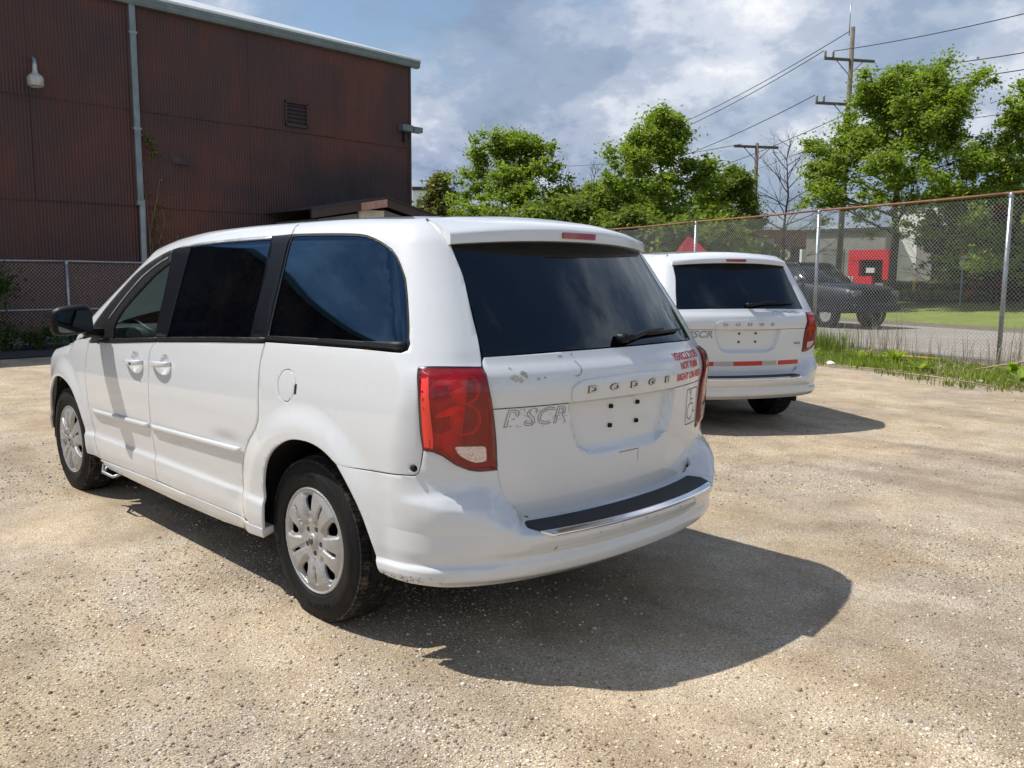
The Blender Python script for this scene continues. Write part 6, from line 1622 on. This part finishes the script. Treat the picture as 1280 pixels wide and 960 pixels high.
blades('dead_stems', 6000, -12, 8, -2.2, -.2, .05, .16, .005, 'dry_stem', 65, 'flattened straw coloured stalks among the weeds', 'dry stems', 2.5, 2.6)
def weed(a, b, s, seed, mat='leaf_bright'):
    q = random.Random(seed); V = []; Fc = []
    for k in range(26):
        an = q.uniform(0, 6.28); l = s*q.uniform(.6, 1.1); up = q.uniform(.35, 1.1); w = l*.13; c, sn = math.cos(an), math.sin(an); b0 = len(V)
        for t, tw in ((0, .25), (.35, .9), (.7, 1.), (1, .1)):
            r = l*t*.75; z = l*(up*t-.55*t*t)
            V += [(c*r-sn*w*tw, sn*r+c*w*tw, max(.01, z)), (c*r, sn*r, max(.005, z-w*.25*tw)), (c*r+sn*w*tw, sn*r-c*w*tw, max(.01, z))]
        for t in range(3):
            i = b0+3*t; Fc += [(i, i+1, i+4, i+3), (i+1, i+2, i+5, i+4)]
    return V, Fc
wv = [weed(0, 0, 1, s) for s in (1, 2, 3)]; wm = []
for V, Fc in wv:
    me = bpy.data.meshes.new('weed_plant'); me.from_pydata(V, [], Fc); me.update(); me.materials.append(MATS['leaf_bright']); wm.append(me)
qw = random.Random(8)
wl_ = [(1.2, -1.0, .48, 'big dock weed with broad leaves left of the nearest fence post'), (-.9, -.9, .42, 'broad-leaved weed right of the nearest fence post'), (4.3, -1.3, .40, 'leafy weed just right of the second van'), (2.6, -1.5, .34, 'leafy weed in the middle of the verge'), (5.2, -.8, .45, 'bright weed clump behind the second van bumper'), (.2, -1.6, .32, 'small leafy weed in front of the nearest fence post'), (3.5, -.7, .36, 'leafy weed close to the fence wire'), (-2.1, -1.3, .40, 'leafy weed at the right edge of the verge'), (1.9, -1.1, .40, 'weed next to the big dock weed')]
wl_ += [(3.0, -1.9, .30, 'low leafy weed at the gravel edge, middle of the verge'), (-1.6, -1.8, .34, 'leafy weed at the gravel edge near the right frame edge'), (5.7, -1.4, .42, 'leafy weed beside the rear bumper of the second van'), (-3.0, -.8, .42, 'rightmost leafy weed under the fence')]
for i, (a, b, s, lab) in enumerate(wl_):
    x, y = fl(a, b); o = bpy.data.objects.new('weed_plant', wm[i % 3]); COL.objects.link(o); o.location = (x, y, .02); o.scale = (s, s, s*1.05); o.rotation_euler = (0, 0, qw.uniform(0, 6)); meta(o, lab, 'weed', 'leafy weeds along the fence')
# dead sticks and litter
def stick(a0, b0, a1, b1, z1, lab, r=.012, mat='dry_stem', nm='dead_stick'):
    p, e = fl(a0, b0), fl(a1, b1); m = ((p[0]+e[0])/2, (p[1]+e[1])/2, z1*.6+.03); tube(nm, [(*p, .03), m, (*e, z1)], [r, r*.8, r*.5], mat, label=lab, cat='stick', group='dead sticks on the verge')
stick(6.2, -1.0, 4.4, -1.7, .05, 'pale stick lying beside the second van bumper'); stick(6.0, -.5, 4.6, -1.5, .35, 'pale stick leaning over the verge by the second van')
stick(-.2, -1.2, -2.6, -.4, .55, 'bleached branch leaning right of the nearest fence post', .014); stick(.4, -2.2, -1.8, -2.5, .05, 'long bleached branch on the gravel edge', .013)
stick(2.3, -.4, .9, -.2, .10, 'yellow painted pipe lying in the weeds', .03, 'yellow_paint'); stick(1.2, -2.3, -.6, -2.0, .04, 'thin bleached twig at the gravel edge', .010)
for i, (a, b, r, lab) in enumerate(((3.9, -.35, .06, 'white scrap caught against the foot of the fence'), (1.3, -2.35, .06, 'crumpled white paper at the gravel edge'), (5.0, -2.0, .045, 'white litter near the second van bumper'), (-1.3, -2.2, .04, 'yellowish scrap at the right end of the verge'), (3.2, -2.0, .03, 'tiny white scrap in the middle of the verge'))):
    x, y = fl(a, b); bm = bmesh.new(); bmesh.ops.create_icosphere(bm, subdivisions=2, radius=r, matrix=Matrix.Translation((x, y, .06)) @ Matrix.Diagonal((1.2, .8, .5, 1)))
    for v in bm.verts: v.co += Vector((mnoise.noise(v.co*14), mnoise.noise(v.co*14+Vector((5, 0, 0))), mnoise.noise(v.co*14+Vector((0, 7, 0)))))*r*.5
    from_bm('paper_scrap', bm, 'litter_white', label=lab, cat='litter', group='litter')
# scrub at the foot of the low fence
q9 = np.random.default_rng(9); C_ = np.c_[14.7+.4*q9.random(60), 3-9*q9.random(60), .1+.35*q9.random(60)]
V, Fc = leaf_cloud(C_, [.22]*60, 5000, .035, 71); mesh_np('scrub', V, Fc, 'leaf_dark', kind='stuff', label='dark scrub growing at the foot of the low fence', cat='scrub')
sap = np.array([(15.0, -1.35+.3*math.sin(k), .5+.16*k) for k in range(8)]); V, Fc = leaf_cloud(sap, [.35]*8, 1600, .045, 72)
o = mesh_np('sapling', V, Fc, 'leaf_dark', label='thin dark sapling growing through the low fence', cat='sapling')
